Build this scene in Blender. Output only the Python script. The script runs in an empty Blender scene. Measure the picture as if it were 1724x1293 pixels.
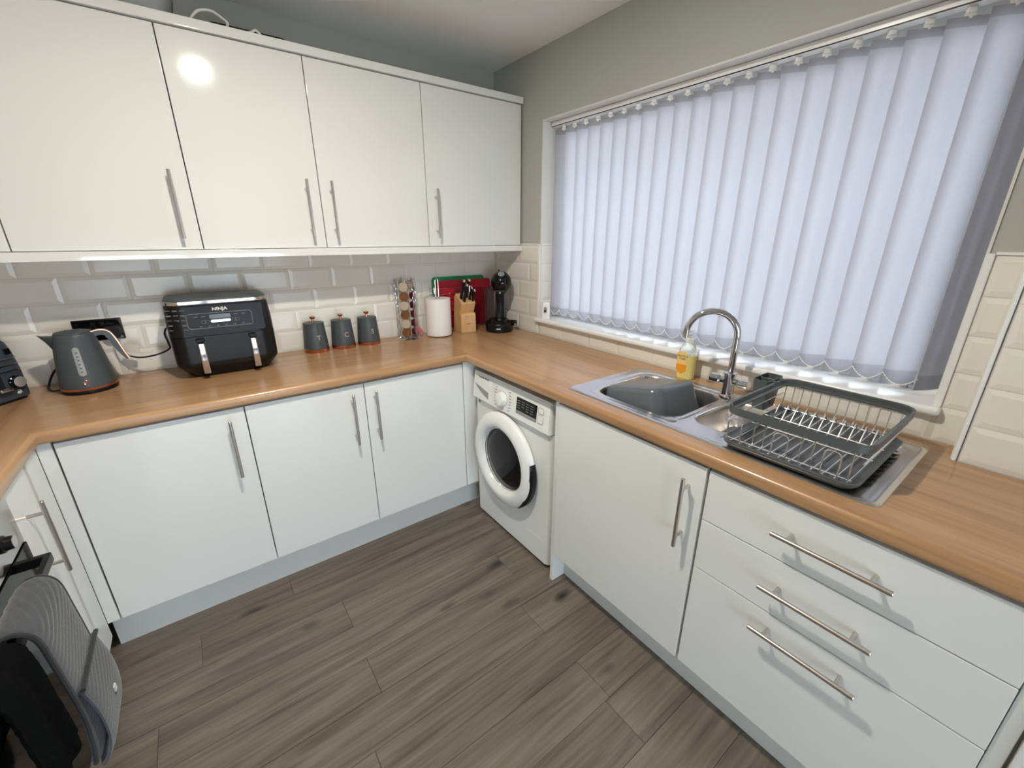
import bpy, bmesh, math, random
from mathutils import Vector, Matrix
random.seed(7)
PI = math.pi
SC = bpy.context.scene
COL = SC.collection

# ------------------------------------------------------------------ camera, world, lights, exposure
cam_d = bpy.data.cameras.new('camera')
cam = bpy.data.objects.new('camera', cam_d)
COL.objects.link(cam)
yaw, pitch = 0.6409, -0.3352
fw = Vector((math.sin(yaw) * math.cos(pitch), math.cos(yaw) * math.cos(pitch), math.sin(pitch)))
rt = fw.cross(Vector((0, 0, 1))).normalized()
up = rt.cross(fw)
M = Matrix((rt, up, -fw)).transposed().to_4x4()
M.translation = Vector((-1.6233, -2.3552, 1.4622))
cam.matrix_world = M
cam_d.sensor_fit = 'HORIZONTAL'
cam_d.sensor_width = 36.0
cam_d.lens = 708.96 / 1724 * 36
cam_d.clip_start = 0.02
SC.camera = cam

wd = bpy.data.worlds.new('overcast_sky')
SC.world = wd
wd.use_nodes = True
bgn = wd.node_tree.nodes['Background']
bgn.inputs['Color'].default_value = (0.80, 0.88, 1.0, 1)
bgn.inputs['Strength'].default_value = 9.0

def add_light(name, kind, loc, energy, color, **kw):
    l = bpy.data.lights.new(name, kind)
    l.energy = energy
    l.color = color
    for k, v in kw.items():
        setattr(l, k, v)
    o = bpy.data.objects.new(name, l)
    COL.objects.link(o)
    o.location = loc
    return o

WARM = (1.0, 0.93, 0.81)
LAMP_W = 26.0
SC.view_settings.view_transform = 'Standard'
SC.view_settings.look = 'None'
SC.view_settings.exposure = 0.05
SC.view_settings.gamma = 1.0
SC.view_settings.use_curve_mapping = False

# ------------------------------------------------------------------ helpers
def srgb(r, g, b):
    f = lambda c: (c / 255 / 12.92) if c / 255 <= 0.04045 else ((c / 255 + 0.055) / 1.055) ** 2.4
    return (f(r), f(g), f(b), 1)

MATS = {}
def mat(name, col, rough=0.5, metal=0.0, spec=0.5, coat=0.0, trans=0.0, ior=1.45, bump=None, sheen=0.0, alpha=1.0, var=None):
    """Principled material. bump=(scale,strength,(sx,sy,sz)); var=(scale,amount,(sx,sy,sz)) brightness variation."""
    m = bpy.data.materials.new(name)
    m.use_nodes = True
    nt = m.node_tree
    p = nt.nodes['Principled BSDF']
    p.inputs['Base Color'].default_value = col
    p.inputs['Roughness'].default_value = rough
    p.inputs['Metallic'].default_value = metal
    p.inputs['Specular IOR Level'].default_value = spec
    p.inputs['Coat Weight'].default_value = coat
    p.inputs['Coat Roughness'].default_value = 0.05
    p.inputs['Transmission Weight'].default_value = trans
    p.inputs['IOR'].default_value = ior
    p.inputs['Sheen Weight'].default_value = sheen
    p.inputs['Alpha'].default_value = alpha
    if bump or var:
        tc = nt.nodes.new('ShaderNodeTexCoord')
    if bump:
        mp = nt.nodes.new('ShaderNodeMapping'); mp.inputs['Scale'].default_value = bump[2]
        n = nt.nodes.new('ShaderNodeTexNoise'); n.inputs['Scale'].default_value = bump[0]; n.inputs['Detail'].default_value = 4
        b = nt.nodes.new('ShaderNodeBump'); b.inputs['Strength'].default_value = bump[1]; b.inputs['Distance'].default_value = 0.002
        nt.links.new(tc.outputs['Object'], mp.inputs['Vector']); nt.links.new(mp.outputs[0], n.inputs['Vector'])
        nt.links.new(n.outputs['Fac'], b.inputs['Height']); nt.links.new(b.outputs[0], p.inputs['Normal'])
    if var:
        mp = nt.nodes.new('ShaderNodeMapping'); mp.inputs['Scale'].default_value = var[2]
        n = nt.nodes.new('ShaderNodeTexNoise'); n.inputs['Scale'].default_value = var[0]; n.inputs['Detail'].default_value = 5
        r = nt.nodes.new('ShaderNodeValToRGB')
        a = var[1]
        r.color_ramp.elements[0].color = tuple(c * (1 - a) for c in col[:3]) + (1,)
        r.color_ramp.elements[1].color = tuple(min(1, c * (1 + a)) for c in col[:3]) + (1,)
        r.color_ramp.elements[0].position = 0.3; r.color_ramp.elements[1].position = 0.7
        nt.links.new(tc.outputs['Object'], mp.inputs['Vector']); nt.links.new(mp.outputs[0], n.inputs['Vector'])
        nt.links.new(n.outputs['Fac'], r.inputs[0]); nt.links.new(r.outputs[0], p.inputs['Base Color'])
    MATS[name] = m
    return m

def wood(name, c_dark, c_mid, c_light, grain_axis, rough=0.35, coat=0.0, per_object=False, knots=0.0, scale=1.0, bump=0.15, kcol=None):
    m = bpy.data.materials.new(name); m.use_nodes = True
    nt = m.node_tree; L = nt.links; p = nt.nodes['Principled BSDF']
    tc = nt.nodes.new('ShaderNodeTexCoord')
    vec = tc.outputs['Object']
    if per_object:
        oi = nt.nodes.new('ShaderNodeObjectInfo')
        mul = nt.nodes.new('ShaderNodeMath'); mul.operation = 'MULTIPLY'; mul.inputs[1].default_value = 37.0
        L.new(oi.outputs['Random'], mul.inputs[0])
        cb = nt.nodes.new('ShaderNodeCombineXYZ')
        for i in range(3): L.new(mul.outputs[0], cb.inputs[i])
        ad = nt.nodes.new('ShaderNodeVectorMath'); ad.operation = 'ADD'
        L.new(vec, ad.inputs[0]); L.new(cb.outputs[0], ad.inputs[1]); vec = ad.outputs[0]
    s1 = [14, 14, 14]; s1[grain_axis] = 1.1
    s2 = [90, 90, 90]; s2[grain_axis] = 4.0
    def noise(sc, detail, dist, scale_):
        mp = nt.nodes.new('ShaderNodeMapping'); mp.inputs['Scale'].default_value = [v * scale for v in sc]
        n = nt.nodes.new('ShaderNodeTexNoise'); n.inputs['Scale'].default_value = scale_
        n.inputs['Detail'].default_value = detail; n.inputs['Distortion'].default_value = dist
        L.new(vec, mp.inputs['Vector']); L.new(mp.outputs[0], n.inputs['Vector'])
        return n.outputs['Fac']
    a = noise(s1, 5, 1.3 if per_object else 0.6, 1.0); b = noise(s2, 3, 0.2, 1.0)
    mx = nt.nodes.new('ShaderNodeMix'); mx.data_type = 'FLOAT'; mx.inputs[0].default_value = 0.38
    L.new(a, mx.inputs[2]); L.new(b, mx.inputs[3])
    r = nt.nodes.new('ShaderNodeValToRGB')
    e = r.color_ramp.elements
    e[0].position = 0.34; e[0].color = c_dark; e[1].position = 0.66; e[1].color = c_light
    k = e.new(0.5); k.color = c_mid
    L.new(mx.outputs[0], r.inputs[0])
    col = r.outputs[0]
    if knots > 0:
        sk = [6.5, 6.5, 6.5]; sk[grain_axis] = 3.0
        mp = nt.nodes.new('ShaderNodeMapping'); mp.inputs['Scale'].default_value = sk
        vo = nt.nodes.new('ShaderNodeTexVoronoi'); vo.inputs['Scale'].default_value = 1.0
        dn = nt.nodes.new('ShaderNodeTexNoise'); dn.inputs['Scale'].default_value = 9; 
        L.new(vec, dn.inputs['Vector'])
        av = nt.nodes.new('ShaderNodeVectorMath'); av.operation = 'MULTIPLY_ADD'
        av.inputs[1].default_value = (0.03, 0.03, 0.03)
        L.new(dn.outputs['Color'], av.inputs[0]); L.new(vec, av.inputs[2])
        L.new(av.outputs[0], mp.inputs['Vector']); L.new(mp.outputs[0], vo.inputs['Vector'])
        # keep only some cells: colour channel > threshold
        sep = nt.nodes.new('ShaderNodeSeparateColor'); L.new(vo.outputs['Color'], sep.inputs[0])
        gt = nt.nodes.new('ShaderNodeMath'); gt.operation = 'GREATER_THAN'; gt.inputs[1].default_value = 0.5
        L.new(sep.outputs[0], gt.inputs[0])
        rr = nt.nodes.new('ShaderNodeValToRGB')
        rr.color_ramp.elements[0].position = 0.03; rr.color_ramp.elements[0].color = (1, 1, 1, 1)
        rr.color_ramp.elements[1].position = 0.19; rr.color_ramp.elements[1].color = (0, 0, 0, 1)
        L.new(vo.outputs['Distance'], rr.inputs[0])
        ml = nt.nodes.new('ShaderNodeMath'); ml.operation = 'MULTIPLY'
        L.new(rr.outputs[0], ml.inputs[0]); L.new(gt.outputs[0], ml.inputs[1])
        m2 = nt.nodes.new('ShaderNodeMath'); m2.operation = 'MULTIPLY'; m2.inputs[1].default_value = knots
        L.new(ml.outputs[0], m2.inputs[0])
        mc = nt.nodes.new('ShaderNodeMix'); mc.data_type = 'RGBA'
        L.new(m2.outputs[0], mc.inputs[0]); L.new(col, mc.inputs[6]); mc.inputs[7].default_value = kcol or tuple(c * 0.3 for c in c_dark[:3]) + (1,)
        col = mc.outputs[2]
    L.new(col, p.inputs['Base Color'])
    p.inputs['Roughness'].default_value = rough
    p.inputs['Coat Weight'].default_value = coat
    p.inputs['Coat Roughness'].default_value = 0.12
    bp = nt.nodes.new('ShaderNodeBump'); bp.inputs['Strength'].default_value = bump; bp.inputs['Distance'].default_value = 0.0015
    L.new(b, bp.inputs['Height']); L.new(bp.outputs[0], p.inputs['Normal'])
    MATS[name] = m
    return m

def emit(name, col, s):
    m = bpy.data.materials.new(name); m.use_nodes = True
    p = m.node_tree.nodes['Principled BSDF']
    p.inputs['Emission Color'].default_value = col; p.inputs['Emission Strength'].default_value = s
    p.inputs['Base Color'].default_value = col
    MATS[name] = m
    return m

MW = {}
def thing(name, label, cat, loc=(0, 0, 0), rz=0.0, group=None):
    o = bpy.data.objects.new(name, None); COL.objects.link(o)
    o.location = loc; o.rotation_euler = (0, 0, rz); o.empty_display_size = 0.05
    o['label'] = label; o['category'] = cat
    if group: o['group'] = group
    MW[o] = Matrix.Translation(loc) @ Matrix.Rotation(rz, 4, 'Z')
    return o
def tag(o, label, cat, group=None):
    o['label'] = label; o['category'] = cat
    if group: o['group'] = group
    return o
def struct(o):
    o['kind'] = 'structure'
    return o

def mesh_of(name, bm, m, sharp=38):
    bmesh.ops.remove_doubles(bm, verts=bm.verts, dist=1e-6)
    bmesh.ops.recalc_face_normals(bm, faces=bm.faces)
    me = bpy.data.meshes.new(name); bm.to_mesh(me); bm.free()
    if sharp:
        me.polygons.foreach_set('use_smooth', [True] * len(me.polygons))
        me.set_sharp_from_angle(angle=math.radians(sharp))
    if m is not None:
        me.materials.append(MATS[m] if isinstance(m, str) else m)
    return me
def mk(name, bm, m, parent=None, world=False, sharp=38, label=None):
    me = mesh_of(name, bm, m, sharp)
    o = bpy.data.objects.new(name, me); COL.objects.link(o)
    if sharp:
        wn = o.modifiers.new('weighted_normal', 'WEIGHTED_NORMAL'); wn.keep_sharp = True
    if parent is not None:
        if world: me.transform(MW[parent].inverted())
        o.parent = parent
        MW[o] = MW[parent].copy()
    else:
        MW[o] = Matrix.Identity(4)
    if label: o['label'] = label
    return o
def mkw(name, bm, m, parent=None, **k):
    return mk(name, bm, m, parent, world=True, **k)
def inst(name, me, parent, mtx, label=None):
    o = bpy.data.objects.new(name, me); COL.objects.link(o)
    o.parent = parent
    o.matrix_local = mtx
    MW[o] = (MW[parent] if parent is not None else Matrix.Identity(4)) @ mtx
    if label: o['label'] = label
    return o

def B(): return bmesh.new()
def box(bm, x0, x1, y0, y1, z0, z1, bev=0.0, seg=2, mtx=None):
    t = bmesh.new()
    bmesh.ops.create_cube(t, size=1)
    for v in t.verts:
        v.co = Vector(((x0 + x1) / 2 + v.co.x * abs(x1 - x0), (y0 + y1) / 2 + v.co.y * abs(y1 - y0), (z0 + z1) / 2 + v.co.z * abs(z1 - z0)))
    if bev > 0:
        bmesh.ops.bevel(t, geom=list(t.edges), offset=bev, segments=seg, profile=0.5, affect='EDGES')
    join(bm, t, mtx); return bm
def join(bm, t, mtx=None):
    if mtx is not None: bmesh.ops.transform(t, matrix=mtx, verts=t.verts)
    me = bpy.data.meshes.new('tmp'); t.to_mesh(me); t.free()
    bm.from_mesh(me); bpy.data.meshes.remove(me)
def frame_of(d):
    d = Vector(d).normalized()
    a = Vector((0, 0, 1)) if abs(d.z) < 0.9 else Vector((1, 0, 0))
    u = d.cross(a).normalized(); v = d.cross(u).normalized()
    return u, v
def loft(bm, rings, cap=True, closed=True, loop=False):
    R = [[bm.verts.new(p) for p in r] for r in rings]
    n = len(R[0])
    rng = range(len(R)) if loop else range(len(R) - 1)
    for i in rng:
        a, b = R[i], R[(i + 1) % len(R)]
        for j in range(n if closed else n - 1):
            k = (j + 1) % n
            try: bm.faces.new((a[j], a[k], b[k], b[j]))
            except ValueError: pass
    if cap and not loop:
        for r in (R[0], R[-1]):
            try: bm.faces.new(r)
            except ValueError: pass
    return bm
def cyl(bm, p0, p1, r0, r1=None, seg=16, cap=True):
    r1 = r0 if r1 is None else r1
    p0, p1 = Vector(p0), Vector(p1)
    u, v = frame_of(p1 - p0)
    ring = lambda p, r: [p + (u * math.cos(2 * PI * i / seg) + v * math.sin(2 * PI * i / seg)) * r for i in range(seg)]
    return loft(bm, [ring(p0, r0), ring(p1, r1)], cap)
def tube(bm, pts, r, seg=8, closed=False):
    pts = [Vector(p) for p in pts]; n = len(pts)
    rings = []; u = None
    for i in range(n):
        if closed: d = pts[(i + 1) % n] - pts[i - 1]
        else: d = pts[min(i + 1, n - 1)] - pts[max(i - 1, 0)]
        d.normalize()
        if u is None: u, _ = frame_of(d)
        u = (u - d * u.dot(d)).normalized(); v = d.cross(u)
        rr = r[i] if isinstance(r, (list, tuple)) else r
        rings.append([pts[i] + (u * math.cos(2 * PI * k / seg) + v * math.sin(2 * PI * k / seg)) * rr for k in range(seg)])
    return loft(bm, rings, not closed, True, closed)
def lathe(bm, prof, c=(0, 0, 0), seg=32, cap=True, mtx=None):
    t = bmesh.new()
    rings = [[Vector((c[0] + max(r, 1e-5) * math.cos(2 * PI * i / seg), c[1] + max(r, 1e-5) * math.sin(2 * PI * i / seg), c[2] + z)) for i in range(seg)] for r, z in prof]
    loft(t, rings, cap); join(bm, t, mtx); return bm
def rrect(w, h, r, n=6, cx=0, cy=0):
    out = []
    r = min(r, w / 2 - 1e-4, h / 2 - 1e-4)
    for sx, sy, a0 in ((1, 1, 0), (-1, 1, PI / 2), (-1, -1, PI), (1, -1, 3 * PI / 2)):
        for i in range(n + 1):
            a = a0 + PI / 2 * i / n
            out.append((cx + sx * (w / 2 - r) + r * math.cos(a), cy + sy * (h / 2 - r) + r * math.sin(a)))
    return out
def prism(bm, outline, z0, z1, bev=0.0, seg=2, mtx=None):
    t = bmesh.new()
    loft(t, [[Vector((x, y, z0)) for x, y in outline], [Vector((x, y, z1)) for x, y in outline]])
    if bev > 0:
        es = [e for e in t.edges if abs(e.verts[0].co.z - e.verts[1].co.z) < 1e-6]
        bmesh.ops.bevel(t, geom=es, offset=bev, segments=seg, profile=0.5, affect='EDGES')
    join(bm, t, mtx); return bm
def spline(pts, n=8, closed=False):
    P = [Vector(p) for p in pts]; out = []
    N = len(P)
    for i in range(N if closed else N - 1):
        if closed: p0, p1, p2, p3 = P[i - 1], P[i], P[(i + 1) % N], P[(i + 2) % N]
        else: p0, p1, p2, p3 = P[max(i - 1, 0)], P[i], P[i + 1], P[min(i + 2, N - 1)]
        for k in range(n):
            t = k / n
            out.append(0.5 * ((2 * p1) + (p2 - p0) * t + (2 * p0 - 5 * p1 + 4 * p2 - p3) * t * t + (3 * p1 - p0 - 3 * p2 + p3) * t ** 3))
    if not closed: out.append(P[-1])
    return out
def text(name, s, size, m, parent, mtx, extrude=0.0006, sx=1.0, bold=0.0, world=False):
    cu = bpy.data.curves.new('txt', 'FONT'); cu.body = s; cu.size = size; cu.extrude = extrude
    cu.align_x = 'CENTER'; cu.align_y = 'CENTER'; cu.offset = bold; cu.resolution_u = 3
    t = bpy.data.objects.new('txt', cu); COL.objects.link(t)
    me = bpy.data.meshes.new_from_object(t.evaluated_get(bpy.context.evaluated_depsgraph_get()))
    bpy.data.objects.remove(t); bpy.data.curves.remove(cu)
    me.name = name
    me.transform(Matrix.Diagonal((sx, 1, 1, 1)))
    me.transform(mtx)
    if world: me.transform(MW[parent].inverted())
    me.materials.clear(); me.materials.append(MATS[m])
    o = bpy.data.objects.new(name, me); COL.objects.link(o); o.parent = parent
    MW[o] = MW[parent].copy()
    return o
def basis(x, y, z, o):
    m = Matrix((Vector(x).normalized(), Vector(y).normalized(), Vector(z).normalized())).transposed().to_4x4()
    m.translation = Vector(o); return m

# ------------------------------------------------------------------ materials
mat('paint_grey', srgb(184, 186, 181), 0.7, bump=(60, 0.06, (1, 1, 1)))
mat('paint_ceiling', srgb(236, 237, 233), 0.8, bump=(50, 0.06, (1, 1, 1)))
mat('paint_white', srgb(226, 226, 222), 0.5)
mat('gloss_white', srgb(232, 234, 231), 0.08, spec=0.6, coat=0.5)
mat('satin_white', srgb(222, 224, 219), 0.3)
mat('carcass', srgb(205, 205, 200), 0.5)
mat('tile', srgb(238, 236, 228), 0.2, bump=(9, 0.12, (1, 1, 1)))
mat('brick_wing', srgb(112, 96, 86), 0.9, var=(14, .25, (1, 1, 3)))
mat('grout', srgb(218, 213, 204), 0.8)
mat('upvc', srgb(244, 245, 245), 0.25)
def thin_glass(name, tint=(0.96, 0.98, 0.98, 1)):
    m = bpy.data.materials.new(name); m.use_nodes = True
    nt = m.node_tree; nt.nodes.remove(nt.nodes['Principled BSDF'])
    t = nt.nodes.new('ShaderNodeBsdfTransparent'); t.inputs[0].default_value = tint
    g = nt.nodes.new('ShaderNodeBsdfGlossy'); g.inputs['Roughness'].default_value = 0.0
    f = nt.nodes.new('ShaderNodeFresnel'); f.inputs[0].default_value = 1.45
    mx = nt.nodes.new('ShaderNodeMixShader')
    nt.links.new(f.outputs[0], mx.inputs[0]); nt.links.new(t.outputs[0], mx.inputs[1]); nt.links.new(g.outputs[0], mx.inputs[2])
    nt.links.new(mx.outputs[0], nt.nodes['Material Output'].inputs[0])
    MATS[name] = m
thin_glass('glass')
mat('steel', srgb(196, 194, 190), 0.24, 1.0)
mat('sink_steel', srgb(226, 223, 222), 0.27, 1.0, bump=(40, 0.03, (1, 12, 1)))
mat('handle_steel', srgb(205, 200, 194), 0.28, 1.0)
mat('brushed', srgb(214, 214, 212), 0.42, 0.75)
mat('chrome', srgb(216, 216, 218), 0.06, 1.0)
mat('copper', srgb(206, 142, 120), 0.16, 1.0)
mat('wire_chrome', srgb(225, 225, 226), 0.22, 0.85)
mat('black_gloss', srgb(14, 14, 16), 0.08)
mat('black_satin', srgb(18, 19, 21), 0.35, spec=0.35)
mat('fryer_panel', srgb(12, 13, 14), 0.22, spec=0.18)
mat('black_matt', srgb(17, 18, 19), 0.6)
mat('dark_rubber', srgb(28, 28, 30), 0.5)
mat('graphite', srgb(74, 80, 84), 0.42, bump=(120, 0.03, (1, 1, 1)))
mat('slate_gloss', srgb(62, 68, 78), 0.14)
mat('grey_plastic', srgb(84, 89, 90), 0.38)
mat('tub_plastic', srgb(92, 98, 104), 0.22)
mat('appliance_white', srgb(238, 240, 238), 0.22)
mat('appliance_grey', srgb(150, 152, 152), 0.3)
mat('print_grey', srgb(120, 120, 120), 0.5)
mat('print_white', srgb(215, 215, 215), 0.5)
mat('lens_dark', srgb(16, 18, 20), 0.05, spec=0.35)
mat('drum_steel', srgb(110, 112, 114), 0.3, 1.0)
mat('seal_grey', srgb(88, 90, 92), 0.5)
mat('red_board', srgb(188, 32, 48), 0.35)
mat('dark_red_board', srgb(120, 18, 34), 0.35)
mat('green_board', srgb(24, 140, 78), 0.4)
mat('paper', srgb(240, 238, 236), 0.9, bump=(60, 0.25, (1, 1, 1)))
mat('maroon', srgb(70, 22, 30), 0.35)
mat('foil_pink', srgb(206, 120, 134), 0.32, 0.3)
mat('foil_brown', srgb(128, 84, 54), 0.35, 0.35)
mat('foil_pale', srgb(196, 180, 162), 0.35, 0.3)
mat('cable_black', srgb(18, 18, 20), 0.45)
mat('cable_white', srgb(226, 224, 220), 0.45)
mat('sticker', srgb(214, 210, 202), 0.6)
mat('socket_dark', srgb(38, 30, 30), 0.16, 0.6)
mat('label_orange', srgb(246, 158, 40), 0.4)
mat('label_yellow', srgb(250, 214, 130), 0.4)
mat('liquid', srgb(252, 236, 150), 0.1, trans=0.25, ior=1.34)
mat('clear_plastic', srgb(244, 246, 240), 0.04, trans=0.95, ior=1.3)
mat('pump_white', srgb(232, 232, 220), 0.3)
mat('smoked_plastic', srgb(150, 132, 128), 0.06, trans=0.85, ior=1.3)
mat('fabric_grey', srgb(74, 77, 81), 0.95, sheen=0.3, bump=(260, 0.5, (1, 1, 1)))
mat('fabric_dark', srgb(46, 48, 52), 0.95, sheen=0.2, bump=(260, 0.5, (1, 1, 1)))
mat('towel_black', srgb(15, 17, 18), 1.0, spec=0.05, bump=(420, 0.8, (1, 1, 1)))
mat('oven_glass', srgb(8, 8, 9), 0.08, spec=0.25)
mat('bead', srgb(236, 236, 236), 0.4)
mat('weight_fabric', srgb(176, 176, 184), 0.8)
wood('worktop_x', srgb(160, 121, 84), srgb(183, 143, 104), srgb(198, 160, 122), 0, rough=0.3, coat=0.25, scale=0.8, bump=0.04)
wood('worktop_y', srgb(160, 121, 84), srgb(183, 143, 104), srgb(198, 160, 122), 1, rough=0.3, coat=0.25, scale=0.8, bump=0.04)
wood('plank', srgb(84, 76, 68), srgb(112, 102, 92), srgb(131, 121, 110), 0, rough=0.3, per_object=True, knots=1.0, scale=1.0, bump=0.22, kcol=srgb(44, 42, 40))
wood('block_wood', srgb(206, 160, 104), srgb(222, 180, 126), srgb(232, 194, 142), 2, rough=0.45, scale=1.2, bump=0.05)

def fabric_translucent(name, col, tcol, fac):
    m = bpy.data.materials.new(name); m.use_nodes = True
    nt = m.node_tree; nt.nodes.remove(nt.nodes['Principled BSDF'])
    out = nt.nodes['Material Output']
    d = nt.nodes.new('ShaderNodeBsdfDiffuse'); d.inputs[0].default_value = col
    t = nt.nodes.new('ShaderNodeBsdfTranslucent'); t.inputs[0].default_value = tcol
    mx = nt.nodes.new('ShaderNodeMixShader'); mx.inputs[0].default_value = fac
    tc = nt.nodes.new('ShaderNodeTexCoord')
    n = nt.nodes.new('ShaderNodeTexNoise'); n.inputs['Scale'].default_value = 330; n.inputs['Detail'].default_value = 2
    mp = nt.nodes.new('ShaderNodeMapping'); mp.inputs['Scale'].default_value = (1, 1, 0.35)
    r = nt.nodes.new('ShaderNodeMapRange'); r.inputs[3].default_value = 0.90; r.inputs[4].default_value = 1.06
    hv = nt.nodes.new('ShaderNodeMix'); hv.data_type = 'RGBA'; hv.blend_type = 'MULTIPLY'; hv.inputs[0].default_value = 1
    hv.inputs[6].default_value = tcol
    nt.links.new(tc.outputs['Object'], mp.inputs[0]); nt.links.new(mp.outputs[0], n.inputs['Vector'])
    nt.links.new(n.outputs['Fac'], r.inputs[0]); nt.links.new(r.outputs[0], hv.inputs[7])
    nt.links.new(hv.outputs[2], t.inputs[0])
    nt.links.new(d.outputs[0], mx.inputs[1]); nt.links.new(t.outputs[0], mx.inputs[2]); nt.links.new(mx.outputs[0], out.inputs[0])
    MATS[name] = m
fabric_translucent('vane_fabric', srgb(182, 181, 186), (0.47, 0.46, 0.495, 1), 0.55)
fabric_translucent('hem_fabric', srgb(160, 159, 164), (0.36, 0.355, 0.38, 1), 0.52)

# ------------------------------------------------------------------ dimensions (metres; z up, back wall y = 0, window wall x = 0)
H, WB = 0.91, 0.872
XB, YB = -0.598, -0.597          # worktop front edges (window run x, back run y)
XL = -2.083                      # left run front edge
CEIL = 2.356
WX0, WX1 = -2.185, -0.44         # window opening in y
WZ0, WZ1 = 1.0, 2.037
TT = 1.42                        # top of tiles
LEFT, REAR = -2.72, -4.3
WT = 0.19
PILY, PILX = -2.262, -0.112      # boxed-out wall beside the window

# ------------------------------------------------------------------ the setting
bm = B(); box(bm, LEFT - .1, .3, REAR - .1, .12, -.06, -.006)
floor = struct(mk('floor', bm, 'dark_rubber'))
PW = 0.158
row_joint = {0: -1.86, 1: -1.373, 2: -1.98, 3: -1.376, 4: -0.78, 5: -1.455, 6: -2.05, 7: -0.786, 8: -1.52, 9: -0.803}
plank_cache = {}
def plank_mesh(w, d):
    k = (round(w, 3), round(d, 3))
    if k not in plank_cache:
        b_ = B(); box(b_, -w / 2, w / 2, -d / 2, d / 2, -.006, 0, 0.0009, 1)
        plank_cache[k] = mesh_of('plank', b_, 'plank', 0)
    return plank_cache[k]
PLEN = 1.285
y = -0.65 + PW * 5; row = -5
while y > REAR:
    j = row_joint.get(row, -0.8 - ((row * 0.47) % 1.2))
    x = j - PLEN * 3
    while x < 0.1:
        a, b_ = max(x, LEFT), min(x + PLEN, 0.0)
        y1, y0 = min(y, 0.0), max(y - PW, REAR)
        if b_ - a > 0.02 and y1 - y0 > 0.01:
            inst('plank', plank_mesh(b_ - a - .0008, y1 - y0 - .0008), floor, Matrix.Translation(((a + b_) / 2, (y0 + y1) / 2, 0)))
        x += PLEN
    y -= PW; row += 1

bm = B(); box(bm, LEFT - .1, .3, REAR - .1, .12, CEIL, CEIL + .08)
ceiling = struct(mk('ceiling', bm, 'paint_ceiling'))
bm = B(); box(bm, LEFT - .1, .3, .008, .12, -.006, CEIL)
wall_back = struct(mk('wall_back', bm, 'paint_grey'))
bm = B(); box(bm, LEFT - .1, LEFT, REAR - .1, .008, -.006, CEIL)
wall_left = struct(mk('wall_left', bm, 'paint_grey'))

# rear wall behind the camera; unseen patio doors added for fill daylight
DX0, DX1, DZ1 = -2.55, -0.55, 2.05
bm = B()
box(bm, LEFT, DX0, REAR - .1, REAR, -.006, CEIL); box(bm, DX1, .3, REAR - .1, REAR, -.006, CEIL)
box(bm, DX0, DX1, REAR - .1, REAR, DZ1, CEIL)
wall_front = struct(mk('wall_front', bm, 'paint_white'))
bm = B(); xm = (DX0 + DX1) / 2
for a in ((DX0, DX0 + .08, .0005, DZ1), (DX1 - .08, DX1, .0005, DZ1), (xm - .06, xm + .06, .07, DZ1 - .08), (DX0 + .08, DX1 - .08, .0005, .07), (DX0 + .08, DX1 - .08, DZ1 - .08, DZ1)):
    box(bm, a[0], a[1], REAR - .09, REAR - .03, a[2], a[3], .004)
added_door_1 = struct(mk('door_1', bm, 'upvc'))
for a in ((DX0 + .08, xm - .06), (xm + .06, DX1 - .08)):
    bm = B(); box(bm, a[0], a[1], REAR - .065, REAR - .059, .07, DZ1 - .08); mk('pane', bm, 'glass', added_door_1)
bm = B(); box(bm, DX0 + .02, DX1 - .02, REAR - .022, REAR - .019, 1.28, DZ1 - .04); cyl(bm, (DX0 + .02, REAR - .005, DZ1 - .03), (DX1 - .02, REAR - .005, DZ1 - .03), .022)
box(bm, DX0 + .02, DX1 - .02, REAR - .028, REAR - .014, 1.265, 1.285, .003)
tag(mk('roller_blind', bm, 'paint_white'), 'white roller blind half down over the patio doors', 'blind')  # added blind, keeps the bright glazing out of the cabinet-door reflections
# unseen eaves added to shade the blind's upper part; ground outside the window
bm = B(); box(bm, WT, .75, REAR, .6, 2.16, 2.24); struct(mk('trim_eaves', bm, 'graphite'))
bm = B(); box(bm, .35, 14, -14, 10, -.4, -.3); box(bm, -12, .35, -14, REAR - .15, -.4, -.3); struct(mk('ground_outside', bm, 'grout'))
bm = B(); box(bm, .45, 5.5, -3.2, -2.78, -.3, 3.4); struct(mk('wall_outside', bm, 'brick_wing'))  # unseen wall added to block side light on the blind vanes

# window wall with opening, boxed pillar beyond the window

bm = B()
box(bm, 0.008, WT, WX1, .008, -.006, CEIL); box(bm, 0.008, WT, PILY, WX0, -.006, CEIL)
box(bm, 0.008, WT, WX0, WX1, -.006, WZ0 - .012); box(bm, 0.008, WT, WX0, WX1, WZ1, CEIL)
wall_right = struct(mk('wall_right', bm, 'paint_grey'))
bm = B(); box(bm, PILX + .008, WT, REAR, PILY, -.006, CEIL)
wall_pillar = struct(mk('wall_pillar', bm, 'paint_grey'))
# white reveal linings (left, right, head)
bm = B()
box(bm, 0.004, WT, WX1 - .006, WX1, WZ0, WZ1); box(bm, 0.004, WT, WX0, WX0 + .006, WZ0, WZ1)
box(bm, 0.004, WT, WX0 + .006, WX1 - .006, WZ1 - .006, WZ1)
trim_1 = struct(mk('trim_1', bm, 'paint_white'))
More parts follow.
